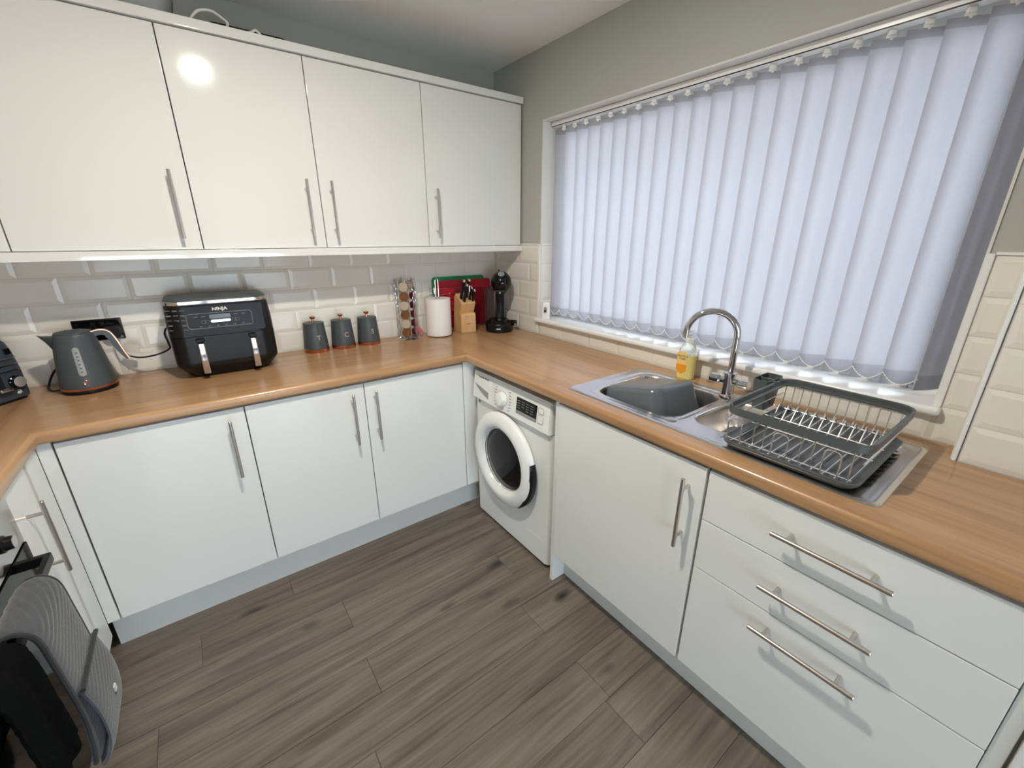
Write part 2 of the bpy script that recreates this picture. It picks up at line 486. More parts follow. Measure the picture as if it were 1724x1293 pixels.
# window frame and panes
bm = B()
fx0, fx1 = .135, .185
mid = []
box(bm, fx0, fx1, WX0 + .006, WX0 + .09, WZ0, WZ1 - .006, .006); box(bm, fx0, fx1, WX1 - .075, WX1 - .006, WZ0, WZ1 - .006, .006)
box(bm, fx0, fx1, WX0 + .09, WX1 - .075, WZ1 - .076, WZ1 - .006, .006); box(bm, fx0, fx1, WX0 + .09, WX1 - .075, WZ0, WZ0 + .048, .006)
for q in mid: box(bm, fx0, fx1, q - .04, q + .04, WZ0 + .07, WZ1 - .076, .006)
window_1 = struct(mk('window_1', bm, 'upvc'))
ys = [WX0 + .09, WX1 - .075]
for i in range(1):
    bm = B(); box(bm, .157, .163, ys[2 * i], ys[2 * i + 1], WZ0 + .048, WZ1 - .076); mk('pane', bm, 'glass', window_1)
bm = B(); box(bm, -.03, fx0, WX0 - .016, WX1 + .012, WZ0 - .012, WZ0 + .012, .009, 3)
mk('window_sill', bm, 'upvc', window_1)

# ---- metro tiles -------------------------------------------------------------
TW, TH, TD = 0.2, 0.102, 0.008
tcache = {}
def tile_mesh(w, h, flat=(0, 0, 0, 0)):
    """bevelled tile in the local x (width) / z (height) plane, face towards -y"""
    k = (round(w, 3), round(h, 3))
    if k not in tcache:
        b_ = B(); e = .0012; bv = min(.013, w * .3, h * .3)
        q = lambda dx, dz, yy: [Vector((sx * (w / 2 - dx), yy, sz * (h / 2 - dz))) for sx, sz in ((-1, -1), (1, -1), (1, 1), (-1, 1))]
        loft(b_, [q(e, e, 0), q(e, e, -.0052), q(e + bv, e + bv, -.0078), q(e + bv + .001, e + bv + .001, -.008)])
        tcache[k] = mesh_of('tile', b_, 'tile', 0)
    return tcache[k]
def tile_run(wall, place, a0, a1, z0, z1, off_even, off_odd, rows=range(5)):
    for r in rows:
        zz0, zz1 = H + r * TH, H + (r + 1) * TH
        zz0, zz1 = max(zz0, z0), min(zz1, z1)
        if zz1 - zz0 < .012: continue
        off = off_even if r % 2 == 0 else off_odd
        k = math.floor((a0 - off) / TW)
        while off + k * TW < a1:
            s, e = max(off + k * TW, a0), min(off + (k + 1) * TW, a1)
            if e - s > .012:
                inst('tile', tile_mesh(e - s, zz1 - zz0), wall, place((s + e) / 2, (zz0 + zz1) / 2))
            k += 1
# back wall (a = x)
bm = B(); box(bm, LEFT, .008, .0035, .008, H - .04, TT + .004); mk('grout', bm, 'grout', wall_back)
tile_run(wall_back, lambda a, z: Matrix.Translation((a, .008, z)), LEFT, 0.0, H, TT, -.13, -.03)
# window wall (a = -y so that it runs towards the camera)
R90 = Matrix.Rotation(-PI / 2, 4, 'Z')
pw = lambda a, z: Matrix.Translation((.008, -a, z)) @ R90
bm = B()
box(bm, .0035, .008, WX1, .0035, H - .04, TT + .004); box(bm, .0035, .008, WX0, WX1, H - .04, WZ0 - .012)
box(bm, .0035, .008, PILY, WX0, H - .04, TT + .004)
mk('grout', bm, 'grout', wall_right)
tile_run(wall_right, pw, 0.0, -WX1, H, TT, .05, .15)
tile_run(wall_right, pw, -WX1, -WX0, H, WZ0 - .012, .05, .15)
tile_run(wall_right, pw, -WX0 + .012, -PILY, H + .0, TT, .19, .09)
# left reveal of the window is tiled to the same height (a = x, facing -y)
bm = B(); box(bm, .008, fx0, WX1 - .0095, WX1 - .006, WZ0 + .012, TT + .004); mk('grout', bm, 'grout', wall_right)
tile_run(wall_right, lambda a, z: Matrix.Translation((a, WX1 - .0055, z)), .006, fx0 - .002, WZ0 + .012, TT, -.12, -.02)
# pillar (faces -x)
bm = B(); box(bm, PILX + .0035, PILX + .008, REAR + .5, PILY - .008, H - .04, TT + .004); mk('grout', bm, 'grout', wall_pillar)
tile_run(wall_pillar, lambda a, z: Matrix.Translation((PILX + .008, -a, z)) @ R90, -PILY + .010, 3.4, H, TT, .055 + .008, .155 + .008)
# pillar return facing +y
bm = B(); box(bm, PILX + .008, 0, PILY, PILY + .006, H - .04, TT + .002); mk('grout', bm, 'tile', wall_pillar)
# plastic edge trims
n = 2
def trim(pts_boxes, m='upvc'):
    global n
    bm = B()
    for a in pts_boxes: box(bm, *a, .002, 2)
    o = struct(mk('trim_%d' % n, bm, m)); n += 1
    return o
trim([(-.0025, .012, PILY - .0, PILY + .0, 0, 0)] if False else [(PILX - .003, PILX + .006, PILY - .006, PILY + .003, H, TT + .004)])
trim([(-.004, .008, WX0 - .012, WX0 + .004, WZ0 + .012, TT + .004)])
trim([(-.004, .008, WX1 - .004, WX1 + .010, WZ0 + .012, TT + .004)])
trim([(PILX - .002, PILX + .008, REAR + .5, PILY - .010, TT, TT + .008), (-.002, .008, PILY + .006, WX0 - .012, TT, TT + .008)])
trim([(-.002, .008, WX1 + .010, .0, TT, TT + .008)])
trim([(.006, fx0, WX1 - .016, WX1 - .006, TT, TT + .008)])

# ------------------------------------------------------------------ worktops
PROF = [(0.03, WB), (0.006, WB), (0.002, WB + .003), (0, WB + .008), (0, H - .013), (.0015, H - .008), (.005, H - .003), (.010, H - .0006), (.014, H), (.03, H)]
def edge_sweep(bm, s0, s1, conv):
    """front-edge profile swept from s0(e) to s1(e); conv(e, s, z) -> point"""
    r0 = [conv(e, s0(e), z) for e, z in PROF]; r1 = [conv(e, s1(e), z) for e, z in PROF]
    loft(bm, [r0, r1])
YEND = -3.3
# back run (between the two mitres)
bm = B()
edge_sweep(bm, lambda e: XL - e, lambda e: XB + e, lambda e, s, z: Vector((s, YB + e, z)))
box(bm, XL - .03, XB + .03, YB + .03, -.0005, WB, H)
wt = mk('worktop', bm, 'worktop_x')
tag(wt, 'oak-effect worktop under the air fryer along the back wall', 'worktop')
# window run with a cut-out for the sink
SX0, SX1, SY0, SY1 = -.512, -.085, -2.185, -1.275
bm = B()
edge_sweep(bm, lambda e: YB + e, lambda e: YEND, lambda e, s, z: Vector((XB + e, s, z)))
box(bm, XB + .03, -.0005, YB + .03, -.0005, WB, H)
box(bm, XB + .03, -.0005, SY1, YB + .03, WB, H)
box(bm, XB + .03, SX0, SY0, SY1, WB, H); box(bm, SX1, -.0005, SY0, SY1, WB, H)
box(bm, XB + .03, -.0005, PILY + .004, SY0, WB, H); box(bm, XB + .03, PILX - .0005, YEND, PILY + .004, WB, H)
wt = mk('worktop', bm, 'worktop_y')
tag(wt, 'oak-effect worktop under the window with the sink set into it', 'worktop')
# left run
bm = B()
edge_sweep(bm, lambda e: YB + e, lambda e: -2.4, lambda e, s, z: Vector((XL - e, s, z)))
box(bm, LEFT + .0005, XL - .03, -2.4, YB + .03, WB, H); box(bm, LEFT + .0005, XL - .03, YB + .03, -.0005, WB, H)
wt = mk('worktop', bm, 'worktop_y')
tag(wt, 'short oak-effect worktop above the oven with the toaster on it', 'worktop')

# ------------------------------------------------------------------ cabinets
def bar_handle(door, c, axis, out, length=.232):
    """bar handle: c = centre on the door surface, axis of the bar, out = outward normal"""
    c, axis, out = Vector(c), Vector(axis), Vector(out)
    bm = B(); st = .036
    a, b = c + out * st - axis * length / 2, c + out * st + axis * length / 2
    cyl(bm, a, a + axis * .001, .0052, .006, 14); cyl(bm, a + axis * .001, b - axis * .001, .006, None, 14); cyl(bm, b - axis * .001, b, .006, .0052, 14)
    for s in (-1, 1):
        q = c + axis * s * length * .345
        cyl(bm, q, q + out * st, .0048, None, 12)
    return mkw('handle', bm, 'handle_steel', door)
def door_slab(parent, name, x0, x1, y0, y1, z0, z1):
    bm = B(); box(bm, x0, x1, y0, y1, z0, z1, .0022, 2)
    return mkw(name, bm, 'gloss_white', parent)
DY, DX = -.577, -.584
def back_cab(label, xs, handles, z0=.156):
    t = thing('base_cabinet', label, 'cabinet', ((xs[0] + xs[-1]) / 2, -.29, z0), group='white base cabinets')
    bm = B(); box(bm, xs[0] + .001, xs[-1] - .001, DY + .021, -.012, z0 + .002, .868); mkw('body', bm, 'carcass', t)
    for i, hx in enumerate(handles):
        d = door_slab(t, 'door', xs[i] + .0016, xs[i + 1] - .0016, DY, DY + .018, z0, .861)
        bar_handle(d, (hx, DY, .710), (0, 0, 1), (0, -1, 0))
    return t
back_cab('white gloss single-door base cabinet below the kettle and air fryer', [-2.063, -1.5545], [-1.609])
back_cab('white gloss double-door base cabinet with paired handles, below the canisters', [-1.5545, -1.1055, -.608], [-1.1635, -1.0645])
def part_box(name, label, cat, bx, m='gloss_white', bev=.0015, group=None):
    bm = B(); box(bm, *bx, bev, 2)
    return tag(mk(name, bm, m), label, cat, group)
part_box('corner_post', 'narrow white filler strip between washing machine and double-door cabinet', 'filler panel', (-.606, -.515, DY, DY + .018, .156, .868))
part_box('corner_post', 'narrow white filler strip in the corner by the oven run', 'filler panel', (-2.1, -2.066, DY, DY + .018, .156, .868))
part_box('kickboard', 'white kickboard under the back wall base cabinets', 'kickboard', (-2.105, -.45, -.515, -.5, 0.0003, .154), 'satin_white', .001)
part_box('end_panel', 'tall white end panel between the washing machine and sink cabinet', 'end panel', (-.580, -.02, -1.2600, -1.2420, 0.0003, .871), 'gloss_white', .0012)
part_box('kickboard', 'white kickboard under the sink cabinet and drawers', 'kickboard', (-.509, -.494, -2.95, -1.261, 0.0003, .15), 'satin_white', .001)
def win_cab(name, label, y0, y1):
    t = thing(name, label, 'cabinet', (-.29, (y0 + y1) / 2, .152), group='white base cabinets')
    return t
t = win_cab('base_cabinet', 'white gloss single-door cabinet under the sink bowls', -1.853, -1.257)
bm = B(); box(bm, DX + .021, -.02, -1.862, -1.263, .153, .70); mkw('body', bm, 'carcass', t)
d = door_slab(t, 'door', DX, DX + .018, -1.8610, -1.2630, .152, .861)
bar_handle(d, (DX, -1.8165, .7045), (0, 0, 1), (-1, 0, 0))
t = win_cab('drawer_cabinet', 'white gloss three-drawer cabinet with long bar handles below the dish rack', -2.474, -1.858)
bm = B(); box(bm, DX + .021, -.13, -2.4715, -1.8635, .153, .868); mkw('body', bm, 'carcass', t)
zs = [.152, .535, .701, .861]
for i, hz in enumerate((.490, .625, .7875)):
    d = door_slab(t, 'drawer', DX, DX + .018, -2.4715, -1.8690, zs[i] + .0015, zs[i + 1] - .0015)
    bar_handle(d, (DX, -2.169, hz), (0, 1, 0), (-1, 0, 0), .232)
part_box('filler_panel', 'narrow white filler beside the three-drawer cabinet', 'filler panel', (-.578, -.55, -2.497, -2.4735, .152, .866), 'satin_white')
t = win_cab('base_cabinet', 'white cabinet past the narrow filler at the end of the window worktop', -3.1, -2.499)
bm = B(); box(bm, DX + .021, -.13, -3.1, -2.4985, .153, .868); mkw('body', bm, 'carcass', t)
d = door_slab(t, 'door', DX, DX + .018, -3.1, -2.502, .152, .861)
bar_handle(d, (DX, -3.05, .7045), (0, 0, 1), (-1, 0, 0))
# left run: narrow cabinet, then oven
LX = -2.1
t = thing('base_cabinet', 'narrow white gloss cabinet between the oven and the corner', 'cabinet', (-2.4, -.74, .13), group='white base cabinets')
bm = B(); box(bm, -2.69, LX - .021, -.884, -.6, .13, .868); mkw('body', bm, 'carcass', t)
d = door_slab(t, 'door', LX - .018, LX, -.883, -.585, .1, .861)
bar_handle(d, (LX, -.815, .672), (0, 0, 1), (1, 0, 0))
part_box('corner_post', 'narrow white filler strip beside the narrow oven-side cabinet door', 'filler panel', (LX - .018, LX - .0005, -.583, DY - .0005, .1, .868))
part_box('kickboard', 'white kickboard under the narrow cabinet and oven', 'kickboard', (-2.165, -2.15, -2.3, -.516, 0.0003, .098), 'satin_white', .001)

# wall cabinets
UY = -.27
def wall_cab(label, xs, handles):
    t = thing('wall_cabinet', label, 'cabinet', ((xs[0] + xs[-1]) / 2, -.13, 1.418), group='white wall cabinets')
    bm = B(); box(bm, xs[0] + .001, xs[-1] - .001, UY + .021, -.0005, 1.42, 2.137); mkw('body', bm, 'carcass', t)
    for i, hx in enumerate(handles):
        d = door_slab(t, 'door', xs[i] + .0016, xs[i + 1] - .0016, UY, UY + .018, 1.419, 2.136)
        if hx: bar_handle(d, (hx, UY, 1.574), (0, 0, 1), (0, -1, 0))
wall_cab('white gloss wall cabinet at the left wall, left of the one above the kettle', [LEFT + .001, -2.0625], [None])
wall_cab('white gloss single-door wall cabinet above the kettle and air fryer', [-2.0625, -1.5555], [-1.6085])
wall_cab('white gloss double-door wall cabinet with paired handles above the canisters', [-1.5555, -1.1, -.5965], [-1.155, -1.0555])
wall_cab('white gloss single-door wall cabinet above the coffee machine, beside the window', [-.5965, -.004], [-.551])
bm = B(); box(bm, LEFT + .001, -.0005, UY - .012, UY + .012, 1.386, 1.4165, .0015)
tag(mk('light_pelmet', bm, 'gloss_white'), 'long white light pelmet under the wall cabinets', 'pelmet')
bm = B(); box(bm, LEFT + .001, -.0005, UY - .014, -.0005, 2.139, 2.17, .0025)
tag(mk('cornice', bm, 'gloss_white'), 'long white cornice board along the top of the wall cabinets', 'cornice')

# ------------------------------------------------------------------ vertical blind
BX = .075
bl = thing('vertical_blind', 'closed pale lilac-grey vertical blind with white chains filling the window', 'blind', (BX, (WX0 + WX1) / 2, WZ0 + .014))
bm = B(); box(bm, BX - .02, BX + .02, WX0 + .012, WX1 - .012, 2.006, 2.03, .003); mkw('head_rail', bm, 'upvc', bl)
bm = B(); box(bm, BX - .0208, BX - .0195, WX0 + .013, WX1 - .013, 2.0065, 2.010); mkw('rail_slot', bm, 'black_satin', bl)
VW, VZ0, VZ1 = .089, 1.032, 1.985
t_ = B()
def vane_sheet(b_, z0, z1, dx=0.0, w=VW):
    n_ = 6
    pts = [(-.004 * (1 - (2 * i / n_ - 1) ** 2) + dx, -w / 2 + w * i / n_) for i in range(n_ + 1)]
    loft(b_, [[Vector((x, y, z)) for x, y in pts] for z in (z0, (z0 + z1) / 2, z1)], cap=False, closed=False)
vane_sheet(t_, VZ0 + .045, VZ1 - .022); vane_me = mesh_of('vane', t_, 'vane_fabric', 60)
t_ = B(); vane_sheet(t_, VZ1 - .022, VZ1); hem_me = mesh_of('top_hem', t_, 'hem_fabric', 60)
t_ = B(); vane_sheet(t_, VZ0, VZ0 + .045); wei_me = mesh_of('bottom_weight', t_, 'hem_fabric', 60)
t_ = B(); box(t_, -.006, .006, -.009, .009, 1.992, 2.006, .002); box(t_, -.002, .002, -.012, .012, 1.982, 1.994, .001); cyl(t_, (-.003, 0, 1.984), (-.006, 0, 1.984), .004, None, 10)
hang_me = mesh_of('hanger', t_, 'upvc')
VA = math.radians(36)
vc = []
for k in range(22):
    yk = -.527 - .0775 * k; a = VA + random.uniform(-.035, .035)
    if k == 21: yk, a = -2.146, math.radians(62)
    mt = Matrix.Translation((0, yk - (WX0 + WX1) / 2, -(WZ0 + .014))) @ Matrix.Rotation(a, 4, 'Z')
    v = inst('vane', vane_me, bl, mt)
    for nm, me in (('top_hem', hem_me), ('bottom_weight', wei_me), ('hanger', hang_me)): inst(nm, me, v, Matrix.Identity(4))
    c, s_ = math.cos(a), math.sin(a)
    vc.append(Vector((BX, yk, 0)) + Vector((-s_, c, 0)) * VW * .46 + Vector((-.003, 0, 0)))
bm = B()
for a, b_ in zip(vc[:-1], vc[1:]):
    pts = []
    for i in range(25):
        f = i / 24; p = a.lerp(b_, f); pts.append(Vector((p.x - .004, p.y, 1.068 - .028 * 4 * f * (1 - f))))
    tube(bm, pts, [.0012 if i % 2 else .0022 for i in range(25)], 6)
mkw('chain', bm, 'bead', bl)

# ------------------------------------------------------------------ washing machine
WYC = -.902
wm = thing('washing_machine', 'white front-loading washing machine with a round porthole door', 'washing machine', (-.29, WYC, .0))
bm = B()
o_ = rrect(.535, .594, .022, 5, -.2875, WYC)
prism(bm, o_, .018, .688, .004); prism(bm, o_, .69, .832, .006)
for yy in (WYC - .25, WYC + .25):
    for xx in (-.5, -.08): cyl(bm, (xx, yy, .0005), (xx, yy, .02), .02, None, 12)
body = mkw('body', bm, 'appliance_white', wm)
FB, FT = -.574, -.556
def fx(z): return FB + (z - .69) / .155 * (FT - FB)
bm = B()
prof = [(-.54, .691), (FB + .004, .691), (FB, .696), (fx(.822), .822), (fx(.822) + .006, .829), (-.54, .829)]
loft(bm, [[Vector((x, yy, z)) for x, z in [(max(px, -.553) if en else px, z) for px, z in prof]] for yy, en in ((WYC - .2955, 1), (WYC - .288, 0), (WYC + .288, 0), (WYC + .2955, 1))])
fas = mkw('control_panel', bm, 'appliance_white', wm)
def fpatch(name, y0, y1, z0, z1, m, proud=.0015, r=.004, parent=None):
    """rounded plate lying on the sloping fascia"""
    bm = B(); w, h = abs(y1 - y0), abs(z1 - z0)
    nz = Vector((-1, 0, -(FT - FB) / .155 * -1)); nz = Vector((-(.155), 0, (FT - FB))).normalized()
    yd = Vector((FT - FB, 0, .155)).normalized()
    zc = (z0 + z1) / 2
    prism(bm, rrect(w, h, r, 4), -.002, proud, min(.0008, proud * .4), 1, basis((0, -1, 0), yd, nz, (fx(zc), (y0 + y1) / 2, zc)))
    return mkw(name, bm, m, parent or fas)
fpatch('detergent_drawer', -.622, -.768, .697, .806, 'appliance_white', .003, .006)
bm = B()
gp_ = [(-.628, .772), (-.752, .748), (-.754, .716), (-.690, .735), (-.655, .752)]
loft(bm, [[Vector((fx(z) - d_, y, z)) for y, z in gp_] for d_ in (.0028, .0040)])
mkw('drawer_grip', bm, 'appliance_grey', fas)
FM = lambda y, z, d=.002: basis((0, -1, 0), (FT - FB, 0, .155), (-.155, 0, FT - FB), (fx(z) - d, y, z))
text('brand_lettering', 'SAMSUNG', .019, 'print_grey', fas, FM(-.702, .806), .0004, 1.05, .0006, True)
bm = B()
lathe(bm, [(.036, -.001), (.036, .004), (.033, .005), (.031, .022), (.029, .026), (.02, .0275), (0, .028)], seg=36, mtx=FM(-.865, .754, 0))
kn = mkw('program_knob', bm, 'appliance_white', fas)
bm = B(); lathe(bm, [(.0385, -.001), (.0385, .002), (.036, .0025)], seg=36, mtx=FM(-.865, .754, 0)); mkw('knob_ring', bm, 'chrome', fas)
bm = B()
for i in range(7):
    for sd in (-1, 1):
        yy = -.865 + sd * (.052 + .006 * math.sin(i / 6 * PI)); zz = .797 - i * .0143
        box(bm, -.0085, .0085, -.0016, .0016, 0, .0006, 0, 1, FM(yy, zz, .0002))
mkw('program_marks', bm, 'print_grey', fas)
ds = fpatch('display', -.972, -1.112, .722, .797, 'lens_dark', .002, .004)
fpatch('display_buttons', -.974, -1.110, .7225, .737, 'appliance_grey', .0028, .003)
bm = B()
for c in range(4):
    for r_ in range(4 if c != 1 else 3):
        box(bm, -.010, .010, -.0016, .0016, 0, .0004, 0, 1, FM(-.990 - c * .030, .783 - r_ * .011, .0024))
mkw('display_print', bm, 'print_grey', fas)
for zz, hh in ((.782, .026), (.744, .034)):
    b1 = fpatch('button', -1.122, -1.156, zz - hh / 2, zz + hh / 2, 'appliance_white', .0026, .006)
    bm = B(); ol = rrect(.034, hh, .006, 4)
    tube(bm, [FM(-1.139, zz, .0024) @ Vector((x, yy, 0)) for x, yy in ol], .0008, 5, True); mkw('button_outline', bm, 'print_grey', b1)
# porthole door
DM = basis((0, -1, 0), (0, 0, 1), (-1, 0, 0), (-.5555, WYC + .020, .446)) @ Matrix.Diagonal((1.035, 1.035, 1, 1))
bm = B(); lathe(bm, [(.212, -.004), (.212, .012), (.205, .013), (.205, -.004)], seg=64, cap=False, mtx=DM); mkw('door_gap', bm, 'seal_grey', wm)
bm = B(); lathe(bm, [(.160, .004), (.226, .010), (.231, .018), (.229, .030), (.218, .042), (.195, .051), (.176, .051), (.164, .045), (.156, .034), (.150, .020), (.150, .004)], seg=72, cap=False, mtx=DM)
dr = mkw('porthole_door', bm, 'appliance_white', wm)
bm = B(); lathe(bm, [(.151, .006), (.149, .014), (.135, .022), (.1, .030), (.05, .034), (0, .035)], seg=64, mtx=DM); mkw('door_glass', bm, 'lens_dark', dr)
bm = B(); tube(bm, [DM @ Vector((.1505 * math.cos(a), .1505 * math.sin(a), .0225)) for a in [2 * PI * i / 64 for i in range(64)]], .0022, 6, True); mkw('glass_rim', bm, 'chrome', dr)
bm = B()
arc = [math.radians(18 - 72 * i / 20) for i in range(21)]
rings = []
for i, a in enumerate(arc):
    wdt = .017 * math.sin(PI * i / 20) + .0008
    ca, sa = math.cos(a), math.sin(a)
    rings.append([DM @ Vector((r_ * ca, r_ * sa, z_)) for r_, z_ in ((.2305 - wdt * .3, .012), (.2325 + wdt * .0, .012), (.2325, .034), (.2300 - wdt, .0425))])
loft(bm, rings); mkw('door_grip', bm, 'black_satin', dr)
bm = B(); box(bm, -.5565, -.5552, -1.17, -1.045, .135, .1375); box(bm, -.5565, -.5552, -1.1, -1.09, .128, .1375); mkw('filter_flap_line', bm, 'upvc', wm)
bm = B(); box(bm, -.5562, -.5552, -.655, -.64, .665, .68); mkw('symbol_print', bm, 'print_grey', wm)

# ------------------------------------------------------------------ sink
sk = thing('sink', 'stainless steel inset sink with one and a half bowls and drainer', 'sink', (-.30, -1.73, H))
sx0, sx1, sy0, sy1 = -.537, -.076, -2.212, -1.247
def sdf(x, y, cx, cy, w, h, r):
    dx, dy = abs(x - cx) - w / 2 + r, abs(y - cy) - h / 2 + r
    return math.hypot(max(dx, 0), max(dy, 0)) + min(max(dx, dy), 0) - r
sm = lambda t: 0 if t <= 0 else 1 if t >= 1 else t * t * (3 - 2 * t)
OCX, OCY, OW, OH = (sx0 + sx1) / 2, (sy0 + sy1) / 2, sx1 - sx0, sy1 - sy0
def sinkz(x, y):
    z = .9135
    d = sdf(x, y, OCX, OCY, OW, OH, .03)
    z -= .0028 * sm((d + .006) / .006)
    z += .0012 * math.exp(-((d + .012) / .005) ** 2)
    # shallow dished surround around the bowls and drainer
    d2 = sdf(x, y, OCX + .004, -1.495, .40, .40, .075); z -= .004 * sm(-d2 / .012)
    d1 = sdf(x, y, -.300, -1.497, .335, .335, .062); z -= .150 * sm((-d1 + .004) / .030) * (1 + .08 * sm(-d1 / .16))
    d3 = sdf(x, y, -.292, -1.782, .285, .150, .055); z -= .085 * sm((-d3 + .004) / .030) * (1 + .10 * sm(-d3 / .07))
    d4 = sdf(x, y, -.300, -2.03, .385, .29, .05)
    k = sm(-d4 / .014); z -= .005 * k
    if k > 0:
        z += .0022 * k * math.sin((x + .30) / .034 * 2 * PI) * sm(-(y + 1.92) / .03)
    return z
NX, NY = 150, 300
V = []; bm = B()
for i in range(NX + 1):
    rowv = []
    for j in range(NY + 1):
        x, y = sx0 + OW * i / NX, sy0 + OH * j / NY
        # round the outer corners
        r = .028
        ax, ay = abs(x - OCX) - (OW / 2 - r), abs(y - OCY) - (OH / 2 - r)
        if ax > 0 and ay > 0:
            q = max(ax, ay) / math.hypot(ax, ay)
            ax, ay = ax * q, ay * q
            x = OCX + math.copysign(OW / 2 - r + ax, x - OCX); y = OCY + math.copysign(OH / 2 - r + ay, y - OCY)
        rowv.append(bm.verts.new((x, y, sinkz(x, y))))
    V.append(rowv)
for i in range(NX):
    for j in range(NY): bm.faces.new((V[i][j], V[i + 1][j], V[i + 1][j + 1], V[i][j + 1]))
mkw('basin', bm, 'sink_steel', sk, sharp=80)
for (cx, cy, cz) in ((-.292, -1.782, sinkz(-.292, -1.782)), (-.30, -1.497, sinkz(-.30, -1.497))):
    bm = B(); lathe(bm, [(.036, 0.0005), (.034, .003), (.026, .003), (.022, .0006), (.0, .0006)], (cx, cy, cz), 32)
    w_ = mkw('waste', bm, 'chrome', sk)
    bm = B(); lathe(bm, [(.021, .001), (.021, .0025), (.012, .004), (0, .004)], (cx, cy, cz), 24); mkw('strainer', bm, 'steel', w_)
bm = B(); lathe(bm, [(.021, .0), (.021, .003), (.018, .005), (0, .0055)], (-.478, -1.668, .9128), 32); mkw('popup_waste_button', bm, 'steel', sk)

# upturned washing-up bowl in the main bowl
tub = thing('washing_up_bowl', 'grey plastic washing-up bowl turned upside down in the sink', 'bowl', (-.322, -1.497, .795))
bm = B()
TMX = Matrix.Rotation(math.radians(-13), 4, 'X') @ Matrix.Rotation(math.radians(3), 4, 'Y')
rings = []
for w, h, r, z in ((.290, .290, .045, .0), (.290, .290, .045, .008), (.280, .280, .045, .010), (.256, .256, .045, .10), (.248, .248, .045, .136), (.238, .238, .042, .148), (.222, .222, .036, .154), (.16, .16, .03, .156)):
    rings.append([TMX @ Vector((x, y, z)) for x, y in rrect(w, h, r, 7)])
loft(bm, rings[::-1], cap=False)
bm.faces.new([bm.verts.new(p) for p in rings[-1]])
mk('tub', bm, 'tub_plastic', tub, sharp=50)
bm = B()
tube(bm, [TMX @ Vector((x, y, .006)) for x, y in rrect(.294, .294, .047, 7)], .006, 8, True); mk('rim', bm, 'tub_plastic', tub)

# tap
tp = thing('kitchen_tap', 'chrome swan-neck mixer tap with two side levers behind the sink', 'tap', (-.128, -1.668, .9125))
bm = B(); lathe(bm, [(.027, 0), (.027, .004), (.024, .008), (.0205, .010), (.0205, .082), (.023, .083), (.023, .09), (.018, .092), (.0145, .093)], seg=32); mk('body', bm, 'chrome', tp)
bm = B(); ang = math.radians(120); dv = Vector((math.cos(ang), math.sin(ang), 0)); R_ = .083
pts = [Vector((0, 0, .085)), Vector((0, 0, .15)), Vector((0, 0, .20))] + [dv * (R_ - R_ * math.cos(a)) + Vector((0, 0, .222 + R_ * math.sin(a))) for a in [PI * i / 22 for i in range(23)]] + [dv * 2 * R_ + Vector((0, 0, .205))]
tube(bm, pts, .0118, 18); mk('spout', bm, 'chrome', tp)
for s in (-1, 1):
    bm = B()
    cyl(bm, (0, 0, .058), (0, s * .03, .058), .013, None, 20)
    cyl(bm, (0, s * .03, .058), (0, s * .036, .058), .013, .017, 20); cyl(bm, (0, s * .036, .058), (0, s * .068, .058), .017, None, 24); cyl(bm, (0, s * .068, .058), (0, s * .07, .058), .017, .014, 24)
    mk('lever', bm, 'chrome', tp)

# soap bottle
sb = thing('soap_bottle', 'clear pump bottle of yellow hand soap behind the sink', 'soap bottle', (-.0535, -1.452, H + .0005))
def bottle_ring(w, d, r, z): return [Vector((x, y, z)) for x, y in rrect(d, w, r, 5)]
bm = B(); loft(bm, [bottle_ring(.066, .034, .014, 0), bottle_ring(.072, .038, .016, .006), bottle_ring(.072, .038, .016, .10)]); mk('soap', bm, 'liquid', sb)
bm = B(); loft(bm, [bottle_ring(.072, .038, .016, .1005), bottle_ring(.070, .037, .016, .122), bottle_ring(.054, .032, .014, .138), bottle_ring(.028, .026, .012, .147), bottle_ring(.026, .026, .012, .150)]); mk('shoulder', bm, 'clear_plastic', sb)
bm = B(); lathe(bm, [(.0145, .150), (.0145, .166), (.010, .168), (.006, .169)], seg=24)
pc = mk('pump_collar', bm, 'pump_white', sb)
bm = B(); cyl(bm, (0, 0, .169), (0, 0, .182), .005); lathe(bm, [(.011, .182), (.012, .184), (.012, .198), (.010, .2)], seg=24); box(bm, -.006, .006, 0, .034, .190, .199, .003); mk('pump_head', bm, 'clear_plastic', sb)
LB = lambda y, z, d=.0: basis((0, -1, 0), (0, 0, 1), (-1, 0, 0), (-.0194 - d, y, z))
bm = B(); prism(bm, [(-.030, .042), (-.026, .050), (.010, .050), (.014, .040), (.014, -.028), (-.008, -.044), (-.030, -.028)], -.0004, .0004, 0, 1, LB(.004, .062)); lb = mk('label_panel', bm, 'label_yellow', sb)
bm = B(); prism(bm, [(-.030, -.002), (.014, -.002), (.014, -.028), (-.008, -.044), (-.030, -.028)], 0, .0004, 0, 1, LB(.004, .062, .0004)); mk('label_panel', bm, 'label_orange', lb)
text('label_lettering', 'PROTECT', .0105, 'print_grey', lb, LB(.010, .094, .0008), .0002, 1.0, .0002)
text('label_lettering', '+CARE', .0105, 'print_grey', lb, LB(.012, .083, .0008), .0002, 1.0, .0002)

